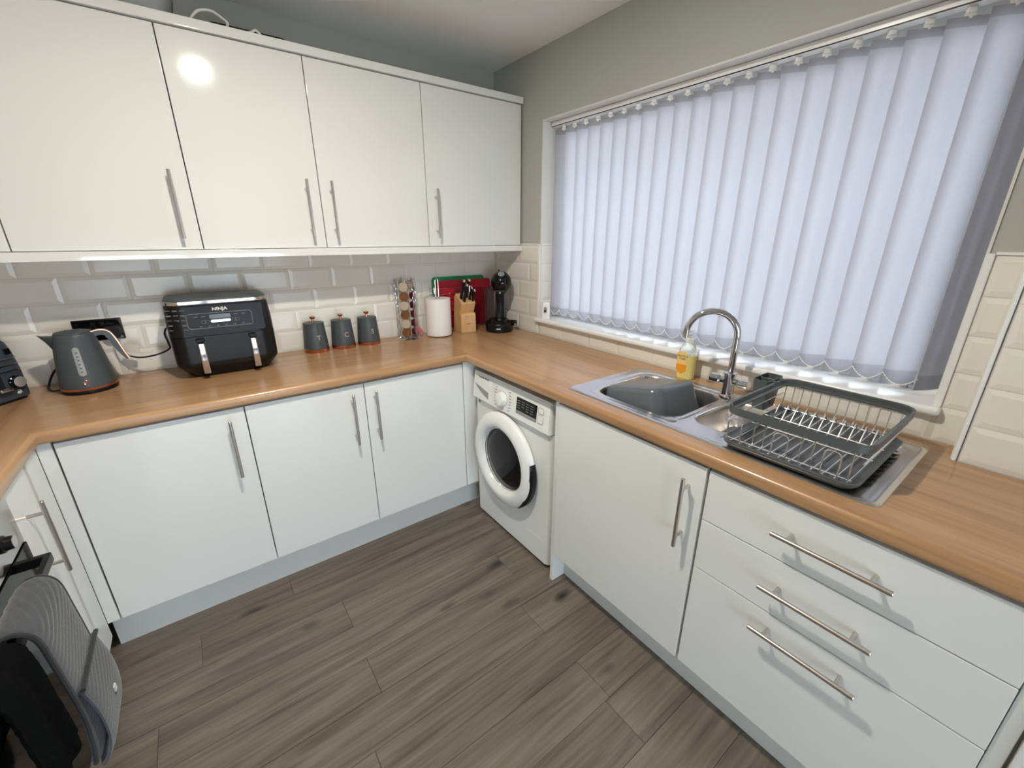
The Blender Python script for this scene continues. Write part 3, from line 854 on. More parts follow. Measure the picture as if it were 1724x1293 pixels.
# ------------------------------------------------------------------ dish rack
rk = thing('dish_rack', 'grey dish drying rack with chrome wires on the drainer', 'dish rack', (-.33, -2.0, .916))
tx0, tx1, ty0, ty1 = -.535, -.135, -2.168, -1.852
def rr3(x0, x1, y0, y1, r, z, n=6): return [Vector((x, y, z)) for x, y in rrect(x1 - x0, y1 - y0, r, n, (x0 + x1) / 2, (y0 + y1) / 2)]
bm = B()
loft(bm, [rr3(tx0 + .012, tx1 - .012, ty0 + .012, ty1 - .012, .03, .9185), rr3(tx0 + .002, tx1 - .002, ty0 + .002, ty1 - .002, .034, .931), rr3(tx0, tx1, ty0, ty1, .035, .938), rr3(tx0 + .004, tx1 - .004, ty0 + .004, ty1 - .004, .032, .939), rr3(tx0 + .010, tx1 - .010, ty0 + .010, ty1 - .010, .028, .929), rr3(tx0 + .03, tx1 - .03, ty0 + .03, ty1 - .03, .012, .926)])
mkw('drip_tray', bm, 'grey_plastic', rk, sharp=50)
qx0, qx1, qy0, qy1, qz = -.522, -.128, -2.172, -1.846, 1.012
bm = B()
prof = [(0, 0), (.014, 0), (.014, .004), (.005, .007), (.005, .019), (0, .021)]
rings = [rr3(qx0 + e, qx1 - e, qy0 + e, qy1 - e, max(.045 - e, .01), qz + z, 8) for e, z in prof]
loft(bm, rings, False, True, True); mkw('top_frame', bm, 'grey_plastic', rk, sharp=50)
wr = .0017
def wire(pts, r=wr):
    bm = B(); tube(bm, pts, r, 6); return mkw('wire', bm, 'wire_chrome', rk)
nW = 13
for i in range(nW):
    yy = -2.145 + .29 * i / (nW - 1)
    wire([(-.525, yy, .937), (-.50, yy, .934), (-.30, yy, .934), (-.215, yy, .936), (-.150, yy, .940), (-.140, yy, .950), (-.136, yy, .985), (-.134, yy, 1.014)])
    if 0 < i < nW - 1:
        wire([(-.262, yy, .936), (-.232, yy, .972), (-.226, yy, .976), (-.220, yy, .972), (-.196, yy, .938)])
wire([(-.505, -2.15, .9365), (-.505, -1.856, .9365)], .002); wire([(-.35, -2.15, .9365), (-.35, -1.856, .9365)], .002)
wire([(-.262, -2.15, .938), (-.262, -1.856, .938)], .002); wire([(-.208, -2.15, .957), (-.208, -1.856, .957)], .002)
for yc in (-1.885, -1.998, -2.108):
    wire(spline([(-.520, yc - .017, .934), (-.523, yc - .017, .985), (-.521, yc - .011, .999), (-.520, yc + .011, .999), (-.523, yc + .017, .985), (-.520, yc + .017, .934)], 5), .0019)
for yc in (-1.93, -1.955, -2.04, -2.066, -2.143):
    wire([(-.505, yc, .934), (-.510, yc, .972), (-.508, yc, 1.014)])
wire([(-.505, -1.853, .985), (-.145, -1.853, .985)], .0022); wire([(-.505, -2.162, .985), (-.145, -2.162, .985)], .0022)
ch_ = B(); 
cx0, cx1, cy0, cy1 = -.245, -.140, -1.842, -1.792
loft(ch_, [rr3(cx0 + .012, cx1 - .012, cy0 + .006, cy1 - .006, .008, .938), rr3(cx0, cx1, cy0, cy1, .01, 1.038), rr3(cx0 + .003, cx1 - .003, cy0 + .003, cy1 - .003, .009, 1.038), rr3(cx0 + .014, cx1 - .014, cy0 + .009, cy1 - .009, .006, .945)])
cut = mkw('cutlery_holder', ch_, 'grey_plastic', rk, sharp=50)
bm = B(); box(bm, -.196, -.190, cy0 + .003, cy1 - .003, .95, 1.034); mkw('divider', bm, 'grey_plastic', cut)
bm = B(); box(bm, -.225, -.205, -1.850, -1.841, 1.010, 1.036, .002); box(bm, -.18, -.16, -1.850, -1.841, 1.010, 1.036, .002); mkw('hook', bm, 'grey_plastic', cut)

# ------------------------------------------------------------------ air fryer
af = thing('air_fryer', 'black double-drawer air fryer with two chrome handles', 'air fryer', (-1.55, -.152, H + .0005))
AW, AD = .368, .25
bm = B()
def ar(i, z, sh=0): return [Vector((x, y + sh, z)) for x, y in rrect(AW - 2 * i, AD - 2 * i, .055, 8)]
loft(bm, [ar(.040, 0), ar(.036, .004), ar(.006, .046), ar(.001, .056), ar(0, .07), ar(0, .174)]); bd = mk('lower_body', bm, 'black_satin', af)
bm = B(); loft(bm, [ar(.0015, .1745), ar(.0, .177), ar(.001, .24, .001), ar(.006, .30, .004)]); mk('upper_body', bm, 'black_satin', af)
bm = B(); loft(bm, [ar(.004, .3005, .004), ar(.003, .303, .004), ar(.003, .313, .004), ar(.006, .316, .004)]); mk('lid_band', bm, 'chrome', af)
bm = B(); loft(bm, [ar(.007, .3162, .004), ar(.012, .322, .004), ar(.04, .326, .004), ar(.1, .327, .004)]); mk('lid', bm, 'graphite', af)
FY = -AD / 2
AM = lambda x, z, d=.0: basis((1, 0, 0), (0, .04, .999), (0, -.999, .04), (x, FY + .002 * (z - .18) / .12 - d, z))
bm = B(); prism(bm, rrect(.275, .112, .006, 4), -.001, .0012, .0004, 1, AM(.012, .238, .0)); gp = mk('control_panel', bm, 'fryer_panel', af)
bm = B(); tube(bm, [AM(-.004, .236, .0014) @ Vector((x, y, 0)) for x, y in rrect(.222, .058, .010, 5)], .0013, 6, True); mk('panel_outline', bm, 'print_grey', gp)
bm = B(); prism(bm, rrect(.072, .017, .002, 3), 0, .0008, 0, 1, AM(-.004, .250, .0013)); mk('display', bm, 'slate_gloss', gp)
bm = B(); prism(bm, rrect(.068, .010, .005, 4), 0, .0012, 0, 1, AM(-.004, .232, .0013)); mk('start_bar', bm, 'handle_steel', gp)
for xx in (-.056, .048):
    bm = B(); tube(bm, [AM(xx, .232, .0014) @ Vector((x, y, 0)) for x, y in rrect(.026, .011, .0055, 5)], .0006, 5, True); box(bm, -.0012, .0012, -.003, .003, 0, .0006, 0, 1, AM(xx, .232, .0013)); mk('button', bm, 'print_grey', gp)
bm = B()
for i in range(6): box(bm, -.004, .004, -.0012, .0012, 0, .0005, 0, 1, AM(-.074 + i * .029, .214, .0013))
for xx in (-.085, -.060, .050, .078): box(bm, -.007, .007, -.0012, .0012, 0, .0004, 0, 1, AM(xx, .253, .0013))
mk('button_print', bm, 'print_grey', gp)
text('brand_lettering', 'NINJA', .0165, 'print_white', gp, AM(.0, .2795, .0014), .0004, 1.15, .0006)
bm = B()
for r_ in range(5):
    for c in range(3): box(bm, -.0085, .0085, -.0015 - (.002 if (r_ + c) % 2 else 0), .0015, 0, .0004, 0, 1, basis((.92, -.40, 0), (0, 0, 1), (-.40, -.92, 0), (-.168 + .0225 * c, FY + .0165 - .0105 * c, .283 - .019 * r_)))
mk('function_print', bm, 'print_grey', af)
for xx in (-.088, .094):
    dr_ = None
    bm = B()
    rings = []
    for w, d, z in ((.020, .020, .022), (.024, .026, .026), (.024, .030, .10), (.024, .028, .148), (.022, .022, .153)):
        rings.append([Vector((xx + x, FY - d + .010 + (y + .011) * .9, z)) for x, y in rrect(w, .022, .006, 4)])
    loft(bm, rings); hd = mk('basket_handle', bm, 'chrome', af)
    bm = B(); box(bm, xx - .015, xx + .015, FY - .020, FY + .01, .153, .168, .005); mk('handle_mount', bm, 'black_satin', hd)

# ------------------------------------------------------------------ kettle
kt = thing('kettle', 'dark grey cordless kettle with copper-trimmed handle and base', 'kettle', (-2.010, -.158, H + .0005), math.atan2(-2.19, .39) + PI / 2 - .12)
bm = B(); lathe(bm, [(.080, 0), (.0815, .003), (.0815, .010), (.080, .014)], seg=48); mk('power_base', bm, 'black_satin', kt)
bm = B(); lathe(bm, [(.0805, .0142), (.0815, .019), (.0815, .023)], seg=48); mk('copper_band', bm, 'copper', kt)
bm = B(); lathe(bm, [(.081, .0232), (.081, .03), (.076, .08), (.068, .14), (.060, .195), (.056, .213), (.052, .218)], seg=56); kb = mk('body', bm, 'graphite', kt)
bm = B(); lathe(bm, [(.051, .2185), (.050, .223), (.035, .227), (.0, .229)], seg=48); box(bm, -.02, .02, -.006, .006, .226, .231, .002); mk('lid', bm, 'graphite', kt)
bm = B()
loft(bm, [[Vector((-.050, -.026, .21)), Vector((-.050, .026, .21)), Vector((-.062, .016, .168)), Vector((-.062, -.016, .168))],
          [Vector((-.082, -.012, .216)), Vector((-.082, .012, .216)), Vector((-.072, .008, .19)), Vector((-.072, -.008, .19))],
          [Vector((-.090, -.004, .221)), Vector((-.090, .004, .221)), Vector((-.086, .003, .214)), Vector((-.086, -.003, .214))]])
mk('spout', bm, 'graphite', kt, sharp=60)
hp = spline([(.046, 0, .216), (.074, 0, .221), (.098, 0, .212), (.112, 0, .178), (.124, 0, .130), (.133, 0, .100)], 6)
bm = B()
rings = []
for i, p in enumerate(hp):
    q = hp[min(i + 1, len(hp) - 1)] - hp[max(i - 1, 0)]; q.normalize(); nn = Vector((q.z, 0, -q.x))
    w_ = .012; tk = .0095 if i < 20 else .0095 - .006 * (i - 20) / max(1, len(hp) - 21)
    rings.append([p + Vector((0, sy * w_, 0)) + nn * (tk - sz * tk) for sy, sz in ((-1, -.9), (-.8, -1), (.8, -1), (1, -.9), (1, .9), (.8, 1), (-.8, 1), (-1, .9))])
loft(bm, rings); hd = mk('handle', bm, 'graphite', kt, sharp=50)
bm = B(); rings = []
for i, p in enumerate(hp):
    q = hp[min(i + 1, len(hp) - 1)] - hp[max(i - 1, 0)]; q.normalize(); nn = Vector((-q.z, 0, q.x))
    rings.append([p + Vector((0, sy * .0125, 0)) + nn * sz for sy, sz in ((-1, .0002), (1, .0002), (1, .0028), (-1, .0028))])
loft(bm, rings); mk('handle_trim', bm, 'copper', hd)
def on_cone(phi, z, d=.0):
    r0, z0, r1, z1 = .081, .03, .060, .195
    r_ = r0 + (r1 - r0) * (z - z0) / (z1 - z0) + .0008 + d
    return Vector((r_ * math.sin(phi), -r_ * math.cos(phi), z))
bm = B(); o2 = rrect(.020, .105, .010, 6)
rings = [[on_cone(x * s_ / .07, .122 + y * s2, dd) for x, y in o2] for s_, s2, dd in ((1, 1, -.002), (1, 1, .001), (.8, .96, .0016), (.1, .8, .0016))]
loft(bm, rings); mk('water_gauge', bm, 'appliance_grey', kb)
bm = B()
for i in range(6): 
    p = on_cone(.0, .085 + i * .014, .0018); box(bm, p.x - .003, p.x + .003, p.y - .0004, p.y + .0004, p.z - .002, p.z + .002)
mk('gauge_print', bm, 'graphite', kb)
def swan_logo(parent, m, mtx, s):
    bm = B()
    a = spline([(-.5, .45, 0), (0, .75, 0), (.5, .45, 0), (.15, .12, 0), (-.35, .0, 0), (-.55, -.35, 0), (0, -.62, 0), (.75, -.25, 0)], 5)
    n_ = len(a); tube(bm, [mtx @ (p * s) for p in a], [s * (.10 + .10 * math.sin(PI * i / (n_ - 1))) for i in range(n_)], 6)
    b2 = spline([(-.6, -.1, 0), (-.2, -.3, 0), (.3, -.15, 0), (.85, .15, 0)], 5)
    tube(bm, [mtx @ (p * s) for p in b2], s * .11, 6)
    return mk('swan_emblem', bm, m, parent)
swan_logo(kb, 'copper', Matrix.Translation(on_cone(0, .046, .0)) @ Matrix.Rotation(PI / 2 - .12, 4, 'X'), .0105)
# kettle power lead (part of the kettle base)
bm = B(); tube(bm, spline([(-.075, .03, .006), (-.11, .035, .007), (-.118, .075, .02), (-.09, .105, .07), (-.02, .12, .13), (.03, .13, .165)], 7), .0038, 8); mk('power_lead', bm, 'cable_black', kt)

# ------------------------------------------------------------------ toaster
tv = Vector((-.063, -.130, 0)).normalized(); tn = Vector((.130, -.063, 0)).normalized()
tn = Matrix.Rotation(math.radians(-12), 4, 'Z') @ tn; tv = Matrix.Rotation(math.radians(-12), 4, 'Z') @ tv
ta = math.atan2(tn.y, tn.x)
to = thing('toaster', 'glossy slate-blue toaster with silver dial beside the kettle', 'toaster', tuple(Vector((-2.168, -.135, H + .0005)) + tv * .085 - tn * .15), ta)
bm = B()
def tr(i, z, w=.178): return [Vector((x, y, z)) for x, y in rrect(.30 - 2 * i, w - 2 * i, .022, 6)]
loft(bm, [tr(.006, .0), tr(.006, .008)]); mk('base', bm, 'black_satin', to)
bm = B(); loft(bm, [tr(.001, .0085), tr(0, .02), tr(0, .10), tr(.004, .17), tr(.010, .205), tr(.020, .219), tr(.032, .222)]); tbd = mk('body', bm, 'slate_gloss', to)
for zz in (.128, .150, .108):
    bm = B(); tube(bm, [Vector((x, y, zz)) for x, y in rrect(.302 - (zz - .1) * .08, .180 - (zz - .1) * .08, .022, 6)], .0022, 6, True); mk('chrome_ridge', bm, 'chrome', tbd)
TM = lambda y, z, d=0.0: basis((0, 1, 0), (0, 0, 1), (1, 0, 0), (.150 + d, y, z))
bm = B(); lathe(bm, [(.022, -.002), (.022, .006), (.0195, .008), (.0195, .018)], seg=32, mtx=TM(.047, .068)); dk = mk('dial', bm, 'black_gloss', to)
bm = B(); lathe(bm, [(.0185, .0181), (.0185, .0195), (.0165, .020), (0, .0202)], seg=32, mtx=TM(.047, .068)); mk('dial_cap', bm, 'brushed', dk)
bm = B(); box(bm, .148, .1515, -.012, .012, .05, .185, .001); mk('lever_slot', bm, 'black_matt', to)
bm = B(); box(bm, .15, .172, -.02, .02, .045, .058, .004); mk('lever', bm, 'chrome', to)
bm = B(); box(bm, .146, .1505, .05, .068, .165, .186, .002); mk('button', bm, 'black_gloss', to)
for yy in (-.035, .035):
    bm = B(); box(bm, -.11, .11, yy - .016, yy + .016, .2215, .2228, .0005); mk('bread_slot', bm, 'black_matt', to)
swan_logo(to, 'print_white', TM(.047, .030, .0005), .010)

# ------------------------------------------------------------------ wall socket, plugs and leads
so = thing('wall_socket', 'dark chrome double wall socket with two black plugs behind the kettle', 'socket', (-1.958, .0, 1.108))
bm = B(); box(bm, -.074, .074, -.006, -.0002, -.043, .043, .002); fp = mk('face_plate', bm, 'socket_dark', so)
bm = B(); box(bm, -.070, .070, -.0075, -.006, -.039, .039, .001); mk('insert', bm, 'black_gloss', so)
for xx in (-.014, .014):
    bm = B(); box(bm, xx - .007, xx + .007, -.011, -.0075, .012, .032, .001); mk('rocker_switch', bm, 'black_satin', so)
for xx in (-.038, .040):
    bm = B(); prism(bm, rrect(.05, .05, .012, 5), 0, .032, .006, 2, basis((1, 0, 0), (0, 0, 1), (0, -1, 0), (xx, -.0076, -.010))); pg = mk('plug', bm, 'black_satin', so)
fl = thing('appliance_lead', 'thin black power lead from the socket to the air fryer', 'cable', (-1.93, -.055, 1.05))
bm = B(); tube(bm, spline([(-1.918, -.03, 1.072), (-1.912, -.05, 1.04), (-1.89, -.06, 1.005), (-1.85, -.075, .990), (-1.79, -.09, .998), (-1.752, -.05, 1.008), (-1.752, -.030, 1.03), (-1.756, -.022, 1.07), (-1.735, -.014, 1.095), (-1.66, -.012, 1.10)], 7), .0036, 8); mkw('lead', bm, 'cable_black', fl)
bm = B(); box(bm, -.024, .024, -.0008, .0008, -.016, .016, .0005, 1, Matrix.Translation((-1.868, -.080, 1.032)) @ Matrix.Rotation(.25, 4, 'Y') @ Matrix.Rotation(-.2, 4, 'Z'))
box(bm, -.003, .003, -.001, .001, -.03, -.014, 0, 1, Matrix.Translation((-1.868, -.080, 1.032)) @ Matrix.Rotation(.4, 4, 'Y')); mkw('tag', bm, 'sticker', fl, label='white paper tag')

# ------------------------------------------------------------------ canisters
for (x, ch) in ((-1.168, 'T'), (-1.033, 'C'), (-.897, 'S')):
    c = thing('canister', 'dark grey tapered canister with copper base band lettered ' + ch, 'canister', (x, -.0665, H + .0004), 0, 'lettered kitchen canisters')
    bm = B(); lathe(bm, [(.0585, 0), (.0598, .002), (.0598, .0175), (.0585, .0188)], seg=48); mk('base_band', bm, 'copper', c)
    bm = B(); lathe(bm, [(.0588, .019), (.0588, .022), (.0492, .139), (.048, .141)], seg=48); mk('body', bm, 'graphite', c)
    bm = B(); lathe(bm, [(.0492, .1412), (.0498, .143), (.0490, .1465), (.030, .1495), (.012, .1505)], seg=48); ld = mk('lid', bm, 'graphite', c)
    bm = B(); lathe(bm, [(.0085, .150), (.006, .154), (.006, .164), (.0125, .168), (.014, .172), (.0125, .176), (.006, .178), (0, .1782)], seg=24); mk('knob', bm, 'copper', ld)
    r_ = .0545
    f_ = Vector((.12, -.993, 0))
    text('letter', ch, .034, 'foil_pale', c, basis((.993, .12, 0), (0, .075, 1), (.12, -.993, .075), f_ * (r_ - .0002) + Vector((0, 0, .074))), .0012, 1.0, .0004)

# ------------------------------------------------------------------ capsule rack and capsules
CR = Vector((-.672, -.082, H + .0004))
cr = thing('capsule_rack', 'revolving chrome wire rack holding coffee capsules', 'capsule rack', tuple(CR))
bm = B(); lathe(bm, [(.062, 0), (.064, .003), (.055, .007), (.0, .008)], seg=40); mk('base', bm, 'chrome', cr)
bm = B(); cyl(bm, (0, 0, .008), (0, 0, .325), .004); mk('spindle', bm, 'chrome', cr)
cap_me = {}
def cap_mesh(kind, body, foil):
    b1 = B(); lathe(b1, [(.013, -.026), (.017, -.024), (.0225, -.004), (.026, -.001), (.026, 0)], seg=20)
    b2 = B(); lathe(b2, [(.025, .0), (.025, .0006), (.012, .001), (0, .001)], seg=20)
    cap_me[kind] = (mesh_of('cup', b1, body), mesh_of('foil_lid', b2, foil))
cap_mesh('b', 'foil_brown', 'foil_brown'); cap_mesh('p', 'foil_brown', 'foil_pale'); cap_mesh('m', 'maroon', 'foil_pink'); cap_mesh('w', 'foil_pale', 'maroon')
for q, ang in enumerate((-124, -34, 56, 146)):
    a = math.radians(ang); dr_ = Vector((math.cos(a), math.sin(a), 0)); sd = Vector((-dr_.y, dr_.x, 0))
    for s in (-1, 1):
        bm = B(); tube(bm, spline([dr_ * .018 + sd * s * .026 + Vector((0, 0, .010)), dr_ * .050 + sd * s * .027 + Vector((0, 0, .016)), dr_ * .052 + sd * s * .027 + Vector((0, 0, .06)), dr_ * .052 + sd * s * .027 + Vector((0, 0, .318)), dr_ * .040 + sd * s * .027 + Vector((0, 0, .324)), dr_ * .012 + sd * s * .025 + Vector((0, 0, .322))], 4), .0016, 6); mk('upright_wire', bm, 'chrome', cr)
        bm = B(); pts = []
        for i in range(49): pts.append(dr_ * (.047 + .003 * math.cos(i / 4 * PI)) + sd * s * (.029) + Vector((0, 0, .025 + .28 * i / 48)))
        tube(bm, pts, .0009, 5); mk('wavy_wire', bm, 'chrome', cr)
    bm = B(); tube(bm, spline([dr_ * .05 + sd * .027 + Vector((0, 0, .022)), dr_ * .058 + sd * .015 + Vector((0, 0, .014)), dr_ * .058 - sd * .015 + Vector((0, 0, .014)), dr_ * .05 - sd * .027 + Vector((0, 0, .022))], 5), .0016, 6); mk('stop_wire', bm, 'chrome', cr)
    for i in range(6 if q < 2 else 0):
        z = .042 + i * .0505
        kind = ('b' if i % 2 == 0 else 'p') if q in (0, 3) else ('m' if (i < 5 or q == 2) else 'w')
        tilt = .10
        nrm = (dr_ + Vector((0, 0, tilt))).normalized()
        lab = ('brown-foiled coffee capsule' if kind == 'b' else 'pale-foiled brown coffee capsule' if kind == 'p' else 'maroon-foiled pale coffee capsule' if kind == 'w' else 'pink-foiled maroon coffee capsule') + ', ' + ('lowest', 'second lowest', 'third from the bottom', 'third from the top', 'second highest', 'topmost')[i] + ' of its column in the wire rack'
        c = thing('coffee_capsule', lab, 'coffee capsule', group='coffee capsules in the wire rack')
        u_ = sd; v_ = nrm.cross(u_)
        mt = basis(u_, v_, nrm, CR + dr_ * .047 + Vector((0, 0, z)))
        c.matrix_world = mt; MW[c] = mt
        inst('cup', cap_me[kind][0], c, Matrix.Identity(4)); inst('foil_lid', cap_me[kind][1], c, Matrix.Identity(4))
# loose pink sachet end sticking out at the rack foot
bm = B(); box(bm, -.012, .012, -.002, .002, -.028, .028, .0015, 1, Matrix.Translation(CR + Vector((.062, -.022, .042))) @ Matrix.Rotation(-.6, 4, 'Y'))
tag(mk('sachet', bm, 'foil_pink'), 'small pink foil sachet poking out of the foot of the capsule rack', 'sachet')

# ------------------------------------------------------------------ kitchen roll and holder
KR = Vector((-.492, -.113, H + .0004))
kh = thing('kitchen_roll_holder', 'slim chrome loop holder standing up through the kitchen roll', 'roll holder', tuple(KR))
bm = B(); lathe(bm, [(.060, 0), (.061, .002), (.058, .004), (0, .004)], seg=40); mk('base', bm, 'chrome', kh)
bm = B(); tube(bm, spline([(-.009, 0, .004), (-.009, 0, .2), (-.009, 0, .31), (-.005, 0, .325), (.005, 0, .325), (.009, 0, .31), (.009, 0, .2), (.009, 0, .004)], 6), .0022, 8); mk('loop', bm, 'chrome', kh)
bm = B(); lathe(bm, [(.019, .006), (.0725, .006), (.074, .01), (.074, .214), (.073, .218), (.019, .2195), (.019, .006)], KR, 56, False)
pr = tag(mk('kitchen_roll', bm, 'paper'), 'white roll of kitchen paper standing on the worktop', 'kitchen roll')

# ------------------------------------------------------------------ chopping boards in a wire rack
def board(name, label, x0, x1, z0, z1, yb, th, m, lean, grp='chopping boards in the rack', hole=None):
    ol = rrect(x1 - x0, z1 - z0, .02, 6)
    mt = Matrix.Translation(((x0 + x1) / 2, yb, z0)) @ Matrix.Rotation(lean, 4, 'X') @ Matrix.Translation((0, 0, (z1 - z0) / 2)) @ Matrix.Rotation(PI / 2, 4, 'X')
    bm = B(); prism(bm, ol, 0, th, .0015, 1, mt); o = tag(mk(name, bm, m), label, 'chopping board', grp)
    if hole:
        bm = B(); prism(bm, rrect(.014, .02, .0068, 5, hole[0], hole[1]), -.0003, th + .0005, 0, 1, mt); mk('hanging_hole', bm, hole[2], o)
    return o
board('chopping_board', 'green plastic chopping board behind the red ones', -.468, -.10, H + .012, 1.236, -.003, .006, 'green_board', math.radians(0))
board('chopping_board', 'red plastic chopping board in front of the green one', -.445, -.058, H + .012, 1.214, -.011, .006, 'red_board', 0, hole=(-.165, -.045, 'green_board'))
board('chopping_board', 'dark red chopping board behind the coffee machine tank', -.325, -.03, H + .012, 1.165, -.019, .006, 'dark_red_board', 0)
br = thing('board_rack', 'chrome wire rack with bars across the front of the chopping boards', 'rack', (-.3, -.05, H + .0004))
for i in range(6):
    z = 1.172 - i * .0345
    bm = B(); tube(bm, [(-.502, -.0305, z), (-.30, -.0305, z), (-.21, -.0305, z)], .0024, 8); mkw('front_bar', bm, 'chrome', br)
for xx in (-.47, -.225):
    bm = B(); tube(bm, spline([(xx, -.033, 1.18), (xx, -.033, 1.0), (xx, -.033, H + .02), (xx, -.030, H + .004), (xx, -.015, H + .004), (xx, -.006, H + .004)], 4), .0026, 8); mkw('side_wire', bm, 'chrome', br)

# ------------------------------------------------------------------ knife block and knives
kbk = thing('knife_block', 'light wooden knife block full of black-handled knives', 'knife block', (-.310, -.114, H + .0004), math.radians(-4))
bm = B()
pl = [(.068, 0), (-.005, 0), (-.024, .115), (-.056, .195), (-.032, .215), (.02, .235), (.050, .225)]
pl = [(.075, 0), (-.016, 0), (-.016, .118), (-.050, .178), (-.034, .190), (.028, .232), (.046, .214)]
loft(bm, [[Vector((xx, y, z)) for y, z in pl] for xx in (-.048, .048)])
es = [e for e in bm.edges]; bmesh.ops.bevel(bm, geom=es, offset=.002, segments=1, affect='EDGES')
mk('block', bm, 'block_wood', kbk)
bm = B()
pf = [(-.0165, 0), (-.046, 0), (-.044, .108), (-.036, .118), (-.0165, .119)]
loft(bm, [[Vector((xx, y, z)) for y, z in pf] for xx in (-.049, .049)]); bmesh.ops.bevel(bm, geom=list(bm.edges), offset=.002, segments=1, affect='EDGES')
ft_ = mk('front_block', bm, 'block_wood', kbk)
bm = B(); box(bm, -.012, .012, -.0462, -.0455, .052, .056); mk('stamp', bm, 'foil_brown', ft_)
KD = Vector((0, -.60, .80)).normalized()
KD = Vector((.10, -.22, .97)).normalized()
for i, (lx, ly, lz, ln, w) in enumerate(((-.030, -.010, .205, .108, .012), (-.022, -.034, .192, .098, .012), (.010, .000, .212, .102, .012), (.020, -.024, .200, .070, .010), (.034, -.036, .192, .062, .010))):
    p0 = MW[kbk] @ Vector((lx, ly, lz - .004))
    k_ = thing('kitchen_knife', ('long' if ln > .09 else 'short') + ' black-handled knife with silver end cap standing in the wooden block', 'knife', tuple(p0), group='knives in the wooden block')
    u_ = Vector((1, 0, 0)); u_ = (u_ - KD * u_.dot(KD)).normalized(); v_ = KD.cross(u_)
    k_.matrix_world = basis(u_, v_, KD, p0); MW[k_] = basis(u_, v_, KD, p0)
    bm = B(); rings = []
    for f, sx_, sy_ in ((.01, .7, 1.0), (.10, .75, 1.0), (.4, .62, .78), (.75, .72, .9), (.97, .85, 1.05)):
        rings.append([Vector((x, y, f * ln)) for x, y in rrect(w * 1.15 * sx_ * 1.2, w * 1.9 * sy_, w * .4, 4)])
    loft(bm, rings); hd = mk('handle', bm, 'black_satin', k_)
    bm = B(); loft(bm, [[Vector((x, y, f)) for x, y in rrect(w * 1.25 * s_, w * 2.15 * s_, w * .5, 5)] for f, s_ in ((ln * .97, .95), (ln * .975, 1), (ln + .006, 1), (ln + .010, .8), (ln + .0115, .3))]); mk('end_cap', bm, 'steel', k_)
    bm = B(); box(bm, -.0012, .0012, -w * .8, w * .8, -.03, .012 * ln, .0004); mk('blade', bm, 'steel', k_)
    bm = B()
    for f in (.3, .55): cyl(bm, (-w * .62, 0, ln * f), (w * .62, 0, ln * f), .0022, None, 8)
    mk('rivet', bm, 'steel', hd)

# ------------------------------------------------------------------ coffee machine
cm = thing('coffee_machine', 'black capsule coffee machine with ball-shaped head in the corner', 'coffee machine', (-.116, -.202, H + .0004), math.radians(-38))
# local -y is the front
bm = B()
base = [(.085 * math.cos(a), .095 * math.sin(a) - .015) for a in [2 * PI * i / 40 for i in range(40)]]
rg = lambda s, z, dy=0: [Vector((x * s, (y + .015) * s - .015 + dy, z)) for x, y in base]
loft(bm, [rg(.93, 0), rg(1, .006), rg(1, .040), rg(.97, .052), rg(.9, .058)]); cb = mk('base', bm, 'black_satin', cm)
bm = B(); lathe(bm, [(.062, 0), (.064, .002), (.064, .014), (.058, .018), (.050, .015), (.0, .015)], (0, -.038, .0585), 40); mk('drip_tray', bm, 'black_gloss', cm)
bm = B(); box(bm, -.013, .013, -.1115, -.104, .022, .030, .003); mk('badge', bm, 'print_white', cb)
bm = B()
ns = []
for z, w, d, cy in ((.056, .070, .070, .045), (.09, .062, .058, .052), (.15, .056, .050, .055), (.21, .056, .055, .050), (.26, .062, .07, .035), (.30, .06, .08, .02)):
    ns.append([Vector((x, y + cy, z)) for x, y in rrect(w, d, .024, 6)])
loft(bm, ns); mk('neck', bm, 'black_satin', cm, sharp=60)
bm = B(); bmesh.ops.create_uvsphere(bm, u_segments=40, v_segments=24, radius=.064)
bmesh.ops.transform(bm, matrix=Matrix.Translation((.014, -.018, .294)) @ Matrix.Diagonal((.98, 1.05, 1.03, 1)), verts=bm.verts); hd = mk('head', bm, 'black_gloss', cm, sharp=80)
bm = B(); lathe(bm, [(.020, 0), (.0195, .004), (.0, .0055)], seg=28, mtx=basis((1, 0, 0), (0, .80, .6), (0, -.6, .80), (.016, -.0555, .3445))); mk('control_dial', bm, 'appliance_grey', hd)
bm = B(); box(bm, -.004, .004, -.004, .004, .355, .368, .001); mk('lock_lever', bm, 'black_satin', hd)
bm = B(); box(bm, -.022, .040, -.070, -.030, .232, .252, .006); cp_ = mk('capsule_holder', bm, 'black_satin', cm)
bm = B(); cyl(bm, (.010, -.070, .240), (.010, -.080, .240), .006, None, 14); mk('holder_stud', bm, 'steel', cp_)
bm = B()
loft(bm, [rr3(-.04, .04, .085, .165, .03, .004), rr3(-.045, .045, .085, .17, .03, .03), rr3(-.045, .045, .09, .175, .03, .25), rr3(-.043, .043, .092, .173, .03, .252)])
for v in bm.verts: v.co = Vector((v.co.x - .050, v.co.y - .062, v.co.z))
mk('water_tank', bm, 'smoked_plastic', cm)
bm = B(); cyl(bm, (.07, -.02, .05), (.108, -.03, .05), .018, None, 20); box(bm, .09, .112, -.05, -.01, .036, .064, .008); sd_ = mk('side_knob', bm, 'black_gloss', cm)
bm = B(); cyl(bm, (.100, -.050, .046), (.100, -.054, .046), .006, None, 14); mk('stud', bm, 'steel', sd_)

